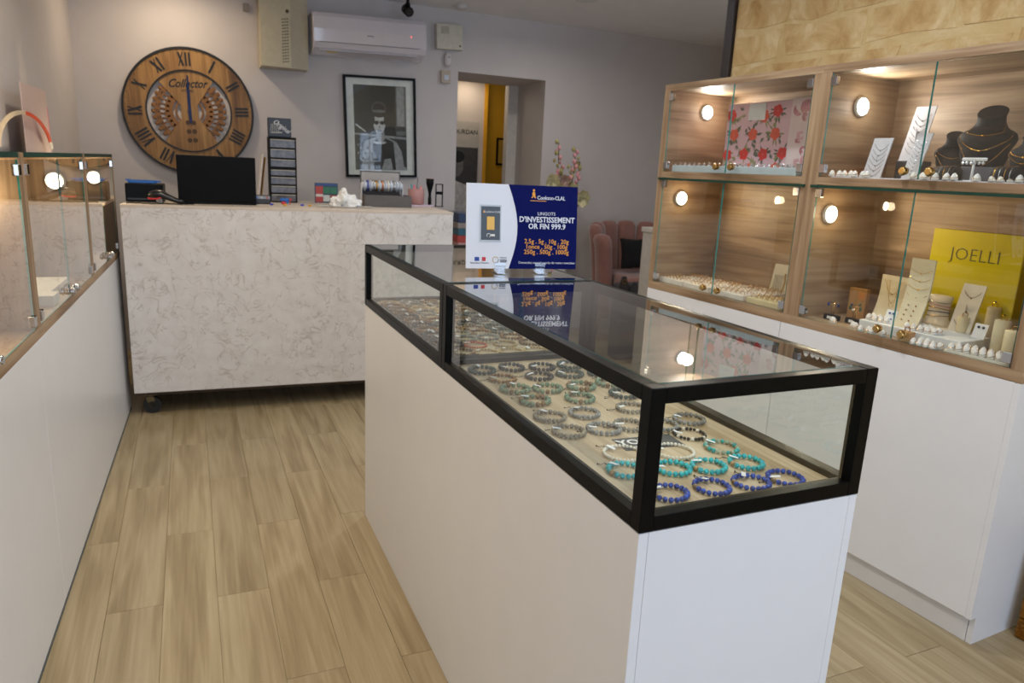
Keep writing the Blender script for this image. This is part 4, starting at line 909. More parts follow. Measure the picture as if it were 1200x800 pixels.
# ------------------------------------------------------------------ flowers behind the sign
t = thing('flower_arrangement', 'artificial branches with pink buds and cream blossoms standing behind the blue sign', 'flowers', (2.84, 5.45, 0)); rnd = random.Random(11)
b = BM(); lathe(b, [(.10, 0), (.12, .01), (.06, .25), (.07, .75), (.05, .82), (.045, .82), (.05, .74), (.001, .7)], 24); obj('vase', b, P('vase_pale', '#c9c4be', .4), t)
BR = P('twig', '#5a4a34', .7); BUD = P('pink_bud', '#d89a9c', .6, var=.15); LEAF = P('olive_leaf', '#a39a62', .6, var=.2); CRM = P('cream_petal', '#f8f0c6', .6, var=.08); PK = P('pale_petal', '#e0c0b0', .6)
def branch(pts, nb):
    tb = BM(); tube(tb, pts, .004, 5); obj('twig', tb, BR, t); bb = BM(); lb = BM()
    for k in range(nb):
        s = (k + .5) / nb; i = min(int(s * (len(pts) - 1)), len(pts) - 2); f = s * (len(pts) - 1) - i; p = Vector(pts[i]).lerp(Vector(pts[i + 1]), f)
        if s < .12: continue
        o = Vector((rnd.uniform(-.028, .028), rnd.uniform(-.02, .02), rnd.uniform(-.01, .02)))
        sph(bb if rnd.random() < .5 else lb, p + o, rnd.uniform(.011, .019), 7, 5, sc=(1, 1, 1.3))
    obj('buds', bb, BUD, t, kind='stuff'); obj('leaves', lb, LEAF, t, kind='stuff')
for tip, nb in (((-.08, 1.64), 34), ((.08, 1.59), 34), ((.125, 1.50), 26), ((-.045, 1.46), 24), ((.05, 1.46), 24), ((-.01, 1.36), 20), ((-.075, 1.33), 16), ((.10, 1.27), 14), ((.0, 1.24), 16)):
    x_, z_ = tip; m_ = 1.05 + (z_ - 1.2) * .35
    branch([(0, 0, .8), (x_ * .25, -.02, .8 + (m_ - .8) * .6), (x_ * .5, -.03, m_), (x_ * .9, -.03, (m_ + z_) / 2), (x_, -.03, z_)], nb)
def blossom(c, r, m, seed):
    b = BM(); rn = random.Random(seed); 
    for k in range(7):
        a = k * 2 * pi / 7 + rn.uniform(-.2, .2); u = Vector((cos(a), 0, sin(a))); rows = []
        for s in range(5):
            q = s / 4; wd_ = r * .55 * sin(pi * (.15 + .8 * q)); ctr = Vector(c) + u * r * q + Vector((0, -r * .55 * q * q * (.6 + .4 * (k % 2)), 0)); sd = Vector((-sin(a), 0, cos(a)))
            rows.append([b.verts.new(ctr + sd * wd_ * e + Vector((0, -abs(e) * r * .15, 0))) for e in (-1, -.5, 0, .5, 1)])
        for A, Bq in zip(rows, rows[1:]):
            for i in range(4): b.faces.new((A[i], A[i + 1], Bq[i + 1], Bq[i])).smooth = True
    bmesh.ops.solidify(b, geom=list(b.faces), thickness=.0012)
    obj('blossom', b, m, t)
blossom((-.137, -.05, 1.325), .07, CRM, 1); blossom((.142, -.06, 1.20), .07, CRM, 2); blossom((-.03, -.06, 1.34), .05, PK, 3); blossom((.05, -.06, 1.28), .05, CRM, 4); blossom((-.07, -.06, 1.27), .05, CRM, 5); blossom((.02, -.07, 1.2), .05, PK, 6)
tb = BM(); tube(tb, [(0, 0, .8), (-.08, -.02, 1.1), (-.137, -.03, 1.3)], .004, 5); obj('twig', tb, BR, t); tb = BM(); tube(tb, [(0, 0, .8), (.1, -.02, 1.05), (.142, -.05, 1.19)], .004, 5); obj('twig', tb, BR, t)

# ------------------------------------------------------------------ armchair corner
VEL = P('pink_velvet', '#8a5f54', .85, var=.08, sheen=.5, scale=12)
ac = thing('tub_armchair', 'dusty pink velvet tub armchair with a channelled back by the back wall', 'armchair', (3.54, 5.25, 0), radians(-8))
NCH = 9
for k in range(NCH):
    a = radians(180 + 12) - (pi + radians(24)) * k / (NCH - 1)
    rx, ry = .385, .34; cx_, cy_ = rx * cos(a), ry * sin(a); nrm = Vector((cos(a) / rx, sin(a) / ry, 0)).normalized(); tn = Vector((-nrm.y, nrm.x, 0)); hl = .985 + .03 * max(0, sin(a)) - (.06 if k in (0, NCH - 1) else 0)
    b = BM(); rings = []
    for z_, ou, hw, th in ((.22, -.03, .052, .045), (.4, -.015, .056, .05), (.6, .0, .06, .052), (.8, .02, .062, .055), (hl - .05, .04, .062, .058), (hl - .012, .045, .05, .045), (hl, .045, .02, .02)):
        c = Vector((cx_, cy_, 0)) + nrm * ou; rings.append([tuple(c + tn * hw * 1.38 * (abs(cos(q)) ** .7) * (1 if cos(q) > 0 else -1) + nrm * th * (abs(sin(q)) ** .8) * (1 if sin(q) > 0 else -1) + Vector((0, 0, z_))) for q in [2 * pi * i / 16 for i in range(16)]])
    loft(b, rings); obj('back_channel', b, VEL, ac)
def roundbox(b, x0, x1, y0, y1, z0, z1, r, mi=0): box(b, x0, x1, y0, y1, z0, z1, mi, bev=r, seg=4)
b = BM(); roundbox(b, -.29, .29, -.36, .24, .43, .60, .05); 
for f in b.faces: f.smooth = True
obj('seat_cushion', b, VEL, ac)
b = BM(); roundbox(b, -.33, .33, -.34, .28, .24, .42, .03); obj('seat_base', b, VEL, ac)
for x in (-.27, .27):
    for y in (-.26, .22):
        b = BM(); cyl(b, (x * 1.05, y * 1.05, 0), (x, y, .26), .012, 12, .02); obj('leg', b, BRASS, ac)
FUR = P('black_fur', '#0b0a0b', .95, var=.3, scale=120, bump=.8)
b = BM(); bmesh.ops.create_grid(b, x_segments=24, y_segments=24, size=1); 
for v in b.verts:
    x, y = v.co.x, v.co.y; puff = (1 - abs(x) ** 3) * (1 - abs(y) ** 3); v.co = Vector((x * .20 * (1 - .06 * (1 - y * y)), -.06 * puff ** .5 - .004 * random.random(), y * .13 * (1 - .08 * (1 - x * x)) + random.uniform(-.004, .004)))
g2 = b.copy(); 
for v in g2.verts: v.co.y = -v.co.y
for f in g2.faces: f.normal_flip()
merge(b, g2); bmesh.ops.remove_doubles(b, verts=list(b.verts), dist=.0001)
for f in b.faces: f.smooth = True
tag(obj('fur_cushion', b, FUR, loc=(3.50, 5.20, .765), rot=(radians(-14), 0, radians(-8))), 'black fluffy cushion on the pink armchair', 'cushion')
t = thing('tote_bag', 'dark grey bag with a looped handle on the front of the pink armchair', 'bag', (3.02, 4.70, .0))
b = BM(); box(b, -.06, .22, -.06, .08, 0, .60, bev=.03, seg=3); obj('bag_body', b, P('bag_charcoal', '#3a383e', .7), t)
b = BM(); prism(b, [(-.09, .45), (-.085, .60), (-.06, .665), (-.03, .665), (-.01, .62), (0, .56), (.0, .45)], (0, -.065, 0), t=.012); prism(b, [(.02, .45), (.02, .60), (.045, .625), (.12, .56), (.14, .45)], (0, -.07, 0), t=.01); obj('bag_flap', b, P('bag_strap', '#4a484c', .6), t)
b = BM(); ann(b, .012, .02, -.08, -.077); b.transform(Matrix.Translation((-.045, 0, .625))); obj('eyelet', b, BRASS, t)
t = thing('side_cabinet', 'narrow white cabinet between the pink armchair and the oak cabinet', 'cabinet', (2.955, 4.05, 0))
b = BM(); box(b, -.0, .30, .0, .35, 0, 1.02, bev=.002); obj('body', b, P('cabinet_offwhite', '#c4beb6', .5), t)
b = BM(); box(b, -.01, .31, -.01, .36, 1.021, 1.055, bev=.003); obj('top', b, MATS['cabinet_offwhite'], t)

# ------------------------------------------------------------------ top-left: card and orange ribbon on the left cabinet
ZL = .856 + .5325
t = thing('brochure_card', 'pale glossy card with a pink edge leaning on the left wall', 'card', LW(-.22, .232, ZL), (0, 0, LRZ))
b = BM(); box(b, -.50, .0, .0, .004, 0, .275); obj('sheet', b, P('brochure_pale', '#c9b3ae', .3, var=.06, scale=4), t)
b = BM(); box(b, -.018, .0, -.001, .0, .01, .2); obj('pink_edge', b, P('brochure_pink', '#d08a90', .4), t)
t = thing('ribbon_arch', 'curved orange and white display strip on top of the left wall cabinet', 'display strip', LW(-.34, .205, ZL), LRZ)
b = BM(); P1 = []; n = 14
for i in range(n + 1): a = radians(4 + 86 * i / n); P1.append((-.49 + .49 * cos(a), .155 * sin(a)))
P2 = [(-.49 + .43 * cos(radians(4 + 86 * i / n)), .140 * sin(radians(4 + 86 * i / n))) for i in range(n + 1)]
prism(b, P1[2:] + P2[2:][::-1], t=.003); obj('orange_band', b, P('orange_card', '#d0451c', .5), t)
b = BM(); prism(b, P1[:3] + P2[:3][::-1], t=.003); obj('white_tip', b, P('strip_white', '#d5cabc', .6), t); b = BM(); prism(b, [(-.98 - a, c) for a, c in P1] + [(-.98 - a, c) for a, c in P2][::-1], t=.003); obj('beige_band', b, P('strip_beige', '#b9a890', .6), t)

# ------------------------------------------------------------------ contents of the right cabinets
Z1 = .868 + .562 + .0004; Z0 = .868 + .036 + .0004
def RT(name, label, cat, u, v, z, rz=0, group=None, tiltx=0): return thing(name, label, cat, RW(u, v, z), (tiltx, 0, RRZ + rz), group)
def RO(name, bm, m, label, cat, u, v, z, rz=0, group=None, tiltx=0, kind=None):
    return tag(obj(name, bm, m, loc=RW(u, v, z), rot=(tiltx, 0, RRZ + rz), kind=kind), label, cat, group)
# floral boxes
t = RT('floral_box', 'large pink gift box printed with red hibiscus and dark leaves, upper left cabinet', 'box', .215, .20, Z1, radians(2)); fw, fh, fd = .365, .31, .07
b = BM(); box(b, 0, fw, 0, fd, 0, fh, bev=.002); obj('carton', b, P('floral_pink', '#d9b3c2', .5, var=.04), t)
rn0 = random.Random(21)
HR = P('hibiscus_red', '#cf2424', .5, var=.15); HO = P('hibiscus_orange', '#e0563a', .5, var=.12); LF = P('print_leaf', '#4b5648', .6, var=.2); LF2 = P('print_leaf_olive', '#8a8a5a', .6, var=.2)
def hib(t, x, z_, r, m, seed):
    rn = random.Random(seed); b = BM()
    for k in range(5): a = k * 2 * pi / 5 + seed; prism(b, ell(x + r * .55 * cos(a), z_ + r * .55 * sin(a), r * .5, n=9), (0, 0, 0), t=.0010 + .00005 * k)
    obj('printed_flower', b, m, t); b = BM()
    for k in range(8):
        a = rn.uniform(0, 6.28); L_ = r * rn.uniform(1.5, 2.3); d = Vector((cos(a), sin(a))); n = Vector((-d.y, d.x)) * r * .16
        pts = [tuple(Vector((x, z_)) + d * r * .6 - n * .3), tuple(Vector((x, z_)) + d * L_ * .7 - n), tuple(Vector((x, z_)) + d * L_), tuple(Vector((x, z_)) + d * L_ * .7 + n)]
        pts = [(min(max(p[0], .002), fw - .002), min(max(p[1], .002), fh - .002)) for p in pts]
        try: prism(b, pts, (0, 0, 0), t=.0004 + .00004 * k)
        except ValueError: pass
    obj('printed_leaves', b, LF if seed % 2 else LF2, t)
for k in range(70):
    x_, z_ = rn0.uniform(.02, fw - .02), rn0.uniform(.02, fh - .02); b = BM(); a0_ = rn0.uniform(0, 6.28)
    for q in range(5):
        a = a0_ + .42 * q; L_ = rn0.uniform(.014, .026); d = Vector((cos(a), sin(a))); nn = Vector((-d.y, d.x)) * .0022; c_ = Vector((x_, z_))
        pts = [tuple(c_), tuple(c_ + d * L_ * .5 - nn), tuple(c_ + d * L_), tuple(c_ + d * L_ * .5 + nn)]; pts = [(min(max(p[0], .001), fw - .001), min(max(p[1], .001), fh - .001)) for p in pts]; prism(b, pts, (0, 0, 0), t=.0002 + .00002 * q)
    obj('printed_leaves', b, LF if k % 3 else LF2, t)
for k, (fx, fz, m) in enumerate(((.03, .26, HR), (.055, .175, HO), (.025, .085, HR), (.165, .175, HO), (.125, .09, HR), (.29, .27, HR), (.29, .175, HO), (.235, .09, HR), (.165, .025, HO), (.31, .03, HO), (.22, .25, HO), (.34, .095, HR))): hib(t, fx, fz, .026, m, k)
b = BM(); box(b, .13, .225, -.003, -.0015, .235, .305); obj('white_label', b, P('label_white', '#dcdfe6', .5), t)
b = BM(); box(b, fw, fw + .001, .0, fd, 0, fh); obj('dark_edge', b, P('box_edge', '#4a5560', .5), t)
t = RT('floral_box', 'narrow gift box printed with pink roses, right of the hibiscus box', 'box', .595, .19, Z1); 
b = BM(); box(b, 0, .22, 0, .07, 0, .315, bev=.002); obj('carton', b, P('rose_pale', '#e2ccd0', .5, var=.04), t); rn = random.Random(4)
for k in range(16):
    x, z_, r = rn.uniform(.03, .19), rn.uniform(.03, .285), rn.uniform(.018, .032); b = BM()
    for q in range(3): ringp(b, x, z_, r * (.25 + .27 * q), r * (.4 + .27 * q), rn.uniform(0, 3), rn.uniform(4, 6), .0004 + .0001 * k, 12)
    obj('printed_rose', b, P('rose_pink_%d' % (k % 3), ('#c9788a', '#d890a0', '#b85a72')[k % 3], .6), t)
# earring tray top left
def tray(name, label, u, v, z, w_, d_, h_, m, rz=0, group=None):
    b = BM(); box(b, 0, w_, 0, d_, 0, h_, bev=.002); return RO(name, b, m, label, 'tray', u, v, z, rz, group)
tray('earring_tray', 'long pale blue-grey tray of silver pieces in the upper left cabinet', .075, .02, Z1, .74, .11, .03, P('tray_pale_blue', '#b9c4cc', .4))
rn = random.Random(8); e0 = None
def ringmesh(r, th, m, name='ring', stone=None):
    b = BM(); tube(b, [(r * cos(q), 0, r * sin(q) + r * .6) for q in [k * pi / 6 for k in range(12)]], th, 5, True)
    mats = [m]
    if stone: sph(b, (0, 0, r * 1.6 + th), th * 1.8, 7, 5, mi=1); mats.append(stone)
    return b, mats
for k in range(44):
    u = .09 + k * .0162; v = .03 + .04 * (k % 2)
    if e0 is None:
        b = BM(); tube(b, [(.006 * cos(q), .0, .006 * sin(q) + .007) for q in [i * pi / 4 for i in range(8)]], .0016, 5, True); sph(b, (0, -.002, .003), .0045, 7, 5); e0 = RO('earring', b, SILV, 'small silver earring on the long pale tray', 'earring', u, v, Z1 + .0305, 0, 'silver earrings on the long pale tray')
    else: dup(e0, RW(u, v, Z1 + .0305), RRZ + rn.uniform(-.8, .8))
# upper right: slanted boards, busts
def board(label, u, v, z, w_, h_, m, skew=0, lean=12, lines=4, thick=.004, name='necklace_board', chainm=SILV, group=None, pend=None):
    t = RT(name, label, 'display board', u, v, z, 0, group); le = radians(-lean)
    b = BM(); prism(b, [(0, 0), (w_, 0), (w_ + skew, h_), (skew, h_)], (0, thick, 0), t=thick); o = obj('board', b, m, t); o.rotation_euler = (le, 0, 0)
    b = BM(); prism(b, [(0, 0), (.05, 0), (.0, .6 * h_)], (w_ * .5 + skew * .3, .006, 0.0), (0, 1, 0), (0, 0, 1), t=.003); obj('easel_leg', b, m, t)
    for k in range(lines):
        zc = h_ * (.86 - .62 * k / max(1, lines - 1) * (1 if lines > 1 else 0)); s0 = skew * zc / h_; b = BM(); dp = w_ * .3
        pts = [(s0 + w_ * (.12 + .76 * q / 8), -.001, zc - dp * (1 - ((q - 4) / 4) ** 2)) for q in range(9)]
        tube(b, pts, .0007, 4); sph(b, (s0 + w_ * .5, -.002, zc - dp - .002), .0022, 6, 4)
        o = obj('chain', b, chainm, t); o.rotation_euler = (le, 0, 0)
    return t
WB = P('board_white', '#d2d0d8', .5)
board('short slanted white necklace board at the left of the upper right cabinet', 1.02, .13, Z1, .075, .145, WB, .02, 6, 6, chainm=P('chain_dark', '#77747c', .4, .5))
board('tall slanted white necklace board behind the short one, upper right cabinet', 1.10, .21, Z1 + .07, .075, .185, WB, .025, 6, 7, chainm=MATS['chain_dark'])
b = BM(); box(b, 0, .09, 0, .07, 0, .069, bev=.002); RO('display_block', b, P('block_dark', '#2a2424', .6), 'dark block carrying the tall slanted white board', 'block', 1.095, .205, Z1)
board('white slanted board with rows of small earrings, beside the tall board', 1.165, .145, Z1, .055, .16, WB, .028, 6, 9, chainm=SILV)
BUSTM = P('black_leatherette', '#141317', .6, spec=.15, var=.08, bump=.05)
def bust_r(z, S):
    K = [(0, .42, .30, .05), (.12, .52, .34, .03), (.45, .72, .36, 0), (.62, .86, .34, -.0), (.70, .80, .30, .02), (.77, .52, .28, .05), (.84, .42, .27, .06), (.93, .39, .27, .07), (1.0, .43, .30, .08)]
    z = max(0, min(1, z))
    for (a, *p), (c, *q) in zip(K, K[1:]):
        if z <= c: f = (z - a) / (c - a); f = f * f * (3 - 2 * f); return [p[i] + (q[i] - p[i]) * f for i in range(3)]
def bust(label, u, v, W_, H_, rz, necks, group='black necklace busts'):
    t = RT('necklace_bust', label, 'bust', u, v, Z1, rz, group); b = BM(); rings = []
    for i in range(27):
        z_ = i / 26; rx, ry, oy = bust_r(z_, 1); rings.append([(rx * W_ * cos(a) , oy * W_ + ry * W_ * sin(a) * (.55 if sin(a) > 0 else 1), z_ * H_ + (.1 * H_ * z_ ** 4 * sin(a) if z_ > .8 else 0)) for a in [2 * pi * k / 28 for k in range(28)]])
    loft(b, rings); obj('torso', b, BUSTM, t)
    for ni, (z_t, z_b, th, m, beads) in enumerate(necks):
        pts = []
        for k in range(25):
            a = pi * (1.02 + .96 * k / 24); s = (k - 12) / 12; z_ = z_b + (z_t - z_b) * abs(s) ** 1.7; rx, ry, oy = bust_r(z_, 1)
            pts.append(((rx * W_ + .002) * cos(a) * (.95 - .0 * abs(s)), oy * W_ + (ry * W_ + .003) * sin(a), z_ * H_))
        b = BM(); tube(b, pts, th, 5)
        if beads:
            for k in range(3, 23, 3): sph(b, pts[k], th * 2.8, 7, 5)
        sph(b, pts[12], th * 3.5, 8, 6); tag(obj('necklace', b, m, loc=t.location, rot=(0, 0, RRZ + rz)), '%s fine gold necklace on the %s' % (('uppermost', 'second', 'longest')[ni], label.split(',')[0] if 'right edge' not in label else 'bust at the right edge'), 'necklace')
    return t
bust('large black necklace bust, centre of the upper right cabinet', 1.395, .22, .105, .225, radians(8), ((.84, .66, .0009, GOLD, 0), (.78, .45, .0009, GOLD, 1), (.74, .22, .0009, GOLD, 1)))
bust('small black necklace bust, left of the large bust', 1.28, .235, .065, .155, radians(30), ((.8, .5, .0008, GOLD, 0), (.76, .25, .0008, BRASS, 1)))
bust('black necklace bust at the right edge, beside the bangle roll', 1.56, .17, .075, .145, radians(-5), ((.8, .55, .001, GOLD, 0), (.76, .42, .0008, GOLD, 0)))
# T stand, grey box, rolls
t = RT('earring_stand', 'white T-shaped earring stand in front of the large black bust', 'earring stand', 1.47, .05, Z1)
b = BM(); cyl(b, (0, 0, 0), (0, 0, .006), .022, 18); cyl(b, (0, 0, .006), (0, 0, .066), .0045, 10, .003); box(b, -.038, .038, -.003, .003, .064, .074, bev=.002); obj('stand', b, P('stand_white', '#e2dfe0', .4), t)
for k in range(6):
    b = BM(); sph(b, (-.032 + k * .0125, -.004, .058), .0055, 7, 5); cyl(b, (-.032 + k * .0125, -.004, .058), (-.032 + k * .0125, -.004, .07), .0008, 5); tag(obj('earring', b, SILV, loc=t.location, rot=(0, 0, RRZ)), 'silver earring hanging on the white T-shaped stand', 'earring', 'earrings on the white T stand')
b = BM(); box(b, 0, .105, 0, .06, 0, .048, bev=.002); RO('grey_riser', b, P('riser_grey', '#55535a', .5), 'low dark grey riser block behind the white T stand', 'riser', 1.40, .09, Z1)
for j, (u, v, lab) in enumerate(((1.345, .065, 'black bracelet roll left of the grey riser'), (1.545, .04, 'black bracelet roll at the right edge of the upper cabinet'))):
    t = RT('bracelet_roll', lab, 'bracelet roll', u, v, Z1 + .0002); b = BM(); loft(b, [[(x, .028 * cos(a), .024 + .024 * sin(a)) for a in [2 * pi * k / 20 for k in range(20)]] for x in (0, .07)]); obj('roll', b, BUSTM, t)
    for k in range(4):
        b = BM(); x = .012 + k * .015; tube(b, [(x, .030 * cos(a), .024 + .026 * sin(a)) for a in [2 * pi * q / 20 for q in range(20)]], .0011, 5, True); tag(obj('bracelet', b, [GOLD, SILV][k % 2], loc=t.location, rot=(0, 0, RRZ)), 'thin metal bangle around the ' + lab.replace('black bracelet ', ''), 'bracelet', 'bangles on ' + lab)
def cone_proto(loc_, label, group):
    t = thing('ring_cone', label, 'ring holder', loc_, RRZ, group)
    b = BM(); lathe(b, [(.0105, 0), (.0115, .004), (.0095, .012), (.0055, .019), (.0008, .0225)], 14); obj('holder', b, P('cone_white', '#e6e0dc', .5), t)
    b = BM(); tube(b, [(.0105 * cos(a), .0105 * sin(a), .010 + .004 * sin(a)) for a in [2 * pi * q / 12 for q in range(12)]], .0011, 5, True); obj('ring_band', b, BRASS, t)
    return t
cone0 = None
def cones(lst, z, label, group):
    global cone0
    for u, v in lst:
        if cone0 is None: cone0 = cone_proto(RW(u, v, z), label, group)
        else: dup(cone0, RW(u, v, z), RRZ + rn.uniform(-.5, .5), label, group)
cones([(1.30 + i * .022, .02 + .012 * (i % 2)) for i in range(4)], Z1, 'white ring holder at the foot of the small black bust', 'ring holders below the small bust')
cones([(1.03, .025), (1.053, .03), (1.077, .02), (1.005, .03), (.981, .02), (1.102, .03), (1.126, .02)], Z1, 'white ring holder in front of the slanted white boards', 'ring holders before the slanted boards')
cones([(1.552, .0195), (1.577, .02), (1.602, .025), (1.627, .02), (1.435, .02), (1.41, .02), (1.505, .02)], Z1, 'white ring holder at the right foot of the busts', 'ring holders right of the T stand')
b = BM(); box(b, 0, .66, 0, .04, 0, .004, bev=.001); RO('card_strip', b, WB, 'thin white card strip along the front of the upper right shelf', 'card strip', .98, .015, Z1 - .0003)
for ch in [o for o in COL.objects if o.name.startswith('ring_cone')]: ch.location.z += .0041
# lower left: trays of gold rings
TR = P('ring_tray_white', '#e2dbd2', .5); k = 0; goldring = None
TL = [(.045, .03, .17, .12, 'white ring tray at the left front of the lower left cabinet'), (.225, .03, .17, .12, 'white ring tray in front, left of the door knobs'), (.42, .03, .19, .135, 'white ring tray in front, right of the door knobs'), (.63, .03, .19, .12, 'cream ring tray at the right front of the lower left cabinet'),
      (.06, .165, .17, .12, 'white ring tray in the back row, leftmost'), (.245, .165, .17, .12, 'white ring tray in the back row, second from left'), (.43, .18, .19, .13, 'white ring tray in the back row below the open booklet')]
for ti, (u, v, w_, d_, lab) in enumerate(TL):
    tray('ring_tray', lab, u, v, Z0, w_, d_, .024, TR if ti != 3 else P('ring_tray_cream', '#d8c89c', .5))
    for r_i in range(3):
        for c_i in range(6):
            if rn.random() < .12: continue
            p = RW(u + .018 + c_i * (w_ - .03) / 5.4, v + .022 + r_i * .036, Z0 + .0242)
            if goldring is None:
                b, m = ringmesh(.0085, .0014, GOLD, stone=SILV); goldring = tag(obj('gold_ring', b, m, loc=p, rot=RRZ + .7), '', 'ring')
                o = goldring
            else: o = goldring.copy(); COL.objects.link(o); o.location = p; o.rotation_euler = (0, 0, RRZ + .7 + rn.uniform(-.2, .2))
            o['label'] = 'gold ring in the ' + lab; o['group'] = 'rings in the ' + lab
t = RT('open_booklet', 'open cream booklet with a pressed-flower print, standing in the lower left cabinet', 'booklet', .60, .29, Z0, radians(0))
for s in (-1, 1):
    b = BM(); box(b, 0 if s > 0 else -.085, .085 if s > 0 else 0, 0, .004, 0, .15, bev=.001); o = obj('page', b, P('booklet_cream', '#ddd3bb', .6), t); o.rotation_euler = (radians(-16), 0, radians(-14 * s))
    b = BM()
    for q in range(6): tube(b, [(s * (.03 + .008 * q), -.001, .03), (s * (.035 + .007 * q), -.001, .06 + .008 * q), (s * (.03 + .006 * q), -.001, .1)], .0009, 4)
    o = obj('printed_sprig', b, P('sprig_tan', '#b7a888', .6), t); o.rotation_euler = (radians(-16), 0, radians(-14 * s))
b = BM(); tube(b, [(0, -.012, .11), (.004, -.016, .07), (-.004, -.02, .03), (.0, -.02, .012)], .004, 8); obj('tassel', b, P('tassel_gold', '#b89858', .6), t)
t = RT('flower_print_picture', 'small white picture frame with a pink flower print behind the booklet', 'picture frame', .60, .345, Z0 + .10, 0, tiltx=radians(-3))
b = BM(); q = .016; fw2, fh2 = .19, .165
box(b, 0, q, -.012, 0, 0, fh2); box(b, fw2 - q, fw2, -.012, 0, 0, fh2); box(b, q, fw2 - q, -.012, 0, 0, q); box(b, q, fw2 - q, -.012, 0, fh2 - q, fh2); obj('frame', b, P('frame_white', '#ddd6cc', .4), t)
b = BM(); box(b, q, fw2 - q, -.006, -.002, q, fh2 - q); obj('print', b, P('print_bg', '#a8987c', .6), t)
for x, z_ in ((.06, .1), (.1, .08), (.12, .11), (.08, .06)):
    b = BM()
    for q2 in range(5): a = q2 * 1.257; prism(b, ell(x + .012 * cos(a), z_ + .012 * sin(a), .011, n=8), (0, -.006, 0), t=.0006 + .0001 * q2)
    obj('printed_flower', b, P('print_flower_pink', '#d8a09a', .6), t)
b = BM(); box(b, 0, .16, -.0, .03, 0, .0995, bev=.002); RO('frame_riser', b, TR, 'white block carrying the small picture frame', 'riser', .615, .315, Z0)
# lower right: yellow box with lettering
YB_ = P('yellow_carton', '#d2c012', .25, var=.03, coat=.3)
t = RT('yellow_display_box', 'large bright yellow box with thin lettering at the back of the lower right cabinet', 'box', 1.215, .31, Z0 + .001)
b = BM(); box(b, 0, .315, 0, .055, 0, .365, bev=.002); obj('carton', b, YB_, t)
text('JOELLI', .062, P('lettering_olive', '#5f5a0a', .4), t, (.160, -.0006, .282), sx=1.0, ext=.0005, bold=-.0009)
# riser and boards
b = BM(); box(b, 0, .37, 0, .17, 0, .033, bev=.0015); RO('riser', b, P('riser_white', '#dcdcdc', .45), 'low wide white riser in the lower right cabinet', 'riser', 1.16, .055, Z0)
b = BM(); box(b, 0, .17, 0, .05, 0, .03, bev=.0015); RO('riser', b, CREAM, 'small cream step on the white riser under the pillow', 'riser', 1.28, .235, Z0 + .0002)
ZR = Z0 + .0335
for (u, v, w_, h_, lab, m) in ((1.11, .215, .105, .185, 'cream necklace board left of the tall one, lower right cabinet', P('linen_cream', '#cfc2a4', .6)), (1.275, .125, .085, .235, 'tallest cream necklace board, in front of the yellow box', MATS['linen_cream'])):
    t = RT('necklace_board', lab, 'display board', u, v, ZR if u > 1.2 else Z0, 0)
    b = BM(); n = 12; rings = []
    for k in range(n + 1):
        s = k / n; y = -.05 * (1 - s) ** 3; rings.append([(0, y, s * h_), (w_, y, s * h_), (w_, y + .006, s * h_), (0, y + .006, s * h_)])
    loft(b, rings, sm=False); box(b, w_ * .4, w_ * .6, .006, .035, 0, .6 * h_); obj('board', b, m, t)
    for k in range(6 if h_ > .2 else 3):
        b = BM(); zc = h_ * (.85 - .12 * k) if h_ > .2 else h_ * .92; dp = w_ * (.16 if h_ > .2 else .5 + .3 * k); x0_, x1_ = (.05, .95) if h_ > .2 else (.15 + .12 * k, .85 - .05 * k)
        pts = [(w_ * (x0_ + (x1_ - x0_) * q / 8), -.003 - .05 * (1 - (zc - dp) / h_) ** 3 * .5, zc - dp * (1 - ((q - 4) / 4) ** 2)) for q in range(9)]
        tube(b, pts, .0006, 4); sph(b, pts[4], .0028, 6, 4); obj('necklace', b, GOLD, t)
    for k in range(4 if h_ > .2 else 0):
        b = BM(); sph(b, (w_ * .3, -.018 - .008 * k, h_ * (.32 - .07 * k)), .003, 6, 4); sph(b, (w_ * .62, -.018 - .008 * k, h_ * (.32 - .07 * k)), .003, 6, 4); obj('earring_pair', b, P('stud_copper', '#a06a3a', .3, .5), t)
t = RT('bracelet_pillow', 'cream pillow wound with thin bracelets in front of the yellow box', 'display pillow', 1.31, .268, Z0 + .0305)
b = BM(); loft(b, [[((.038 + .006 * cos(2 * a)) * cos(a) * sc, .02 * sin(a) * sc, z_) for a in [2 * pi * k / 20 for k in range(20)]] for z_, sc in ((0, 1.2), (.01, 1.15), (.03, .9), (.06, .85), (.085, .95), (.105, 1.05), (.108, .8))]); obj('cushion', b, CREAM, t)
for k in range(5):
    b = BM(); z_ = .035 + .013 * k; tube(b, [(.039 * cos(a), .0215 * sin(a), z_ + .004 * cos(a * 1 + k)) for a in [2 * pi * q / 18 for q in range(18)]], .0016, 5, True); obj('bracelet', b, [BRASS, BUSTM, GOLD, P('band_pink', '#c99088', .4), SILV][k], t)
board('white necklace board with a long pendant chain, right part of the lower cabinet', 1.385, .215, ZR, .075, .165, P('board_ivory', '#e3dccf', .5), .012, 10, 2, chainm=MATS['stud_copper'])
cyls = [(1.478, .30, .021, .125, 'ring column behind the white necklace board'), (1.43, .225, .02, .052, 'short cream ring column in front of the white necklace board'), (1.575, .185, .024, .105, 'front left cream ring column near the right edge'), (1.632, .15, .026, .085, 'front right cream ring column near the right edge'), (1.60, .29, .019, .125, 'tall thin ring column at the back right corner')]
for u, v, r, h_, lab in cyls:
    t = RT('ring_column', lab, 'ring holder', u, v, (ZR if v == .225 or u == 1.478 and False else Z0))
    b = BM(); lathe(b, [(r * .97, 0), (r, .002), (r, h_ - .003), (r * .93, h_), (.0005, h_ + .001)], 26); obj('column', b, P('column_cream', '#ddd0ac', .55), t)
    b, m = ringmesh(.009, .0017, GOLD, stone=P('stone_dark', '#22303a', .15)); o = obj('ring', b, m, t); o.location = (0, 0, h_ + .0015)
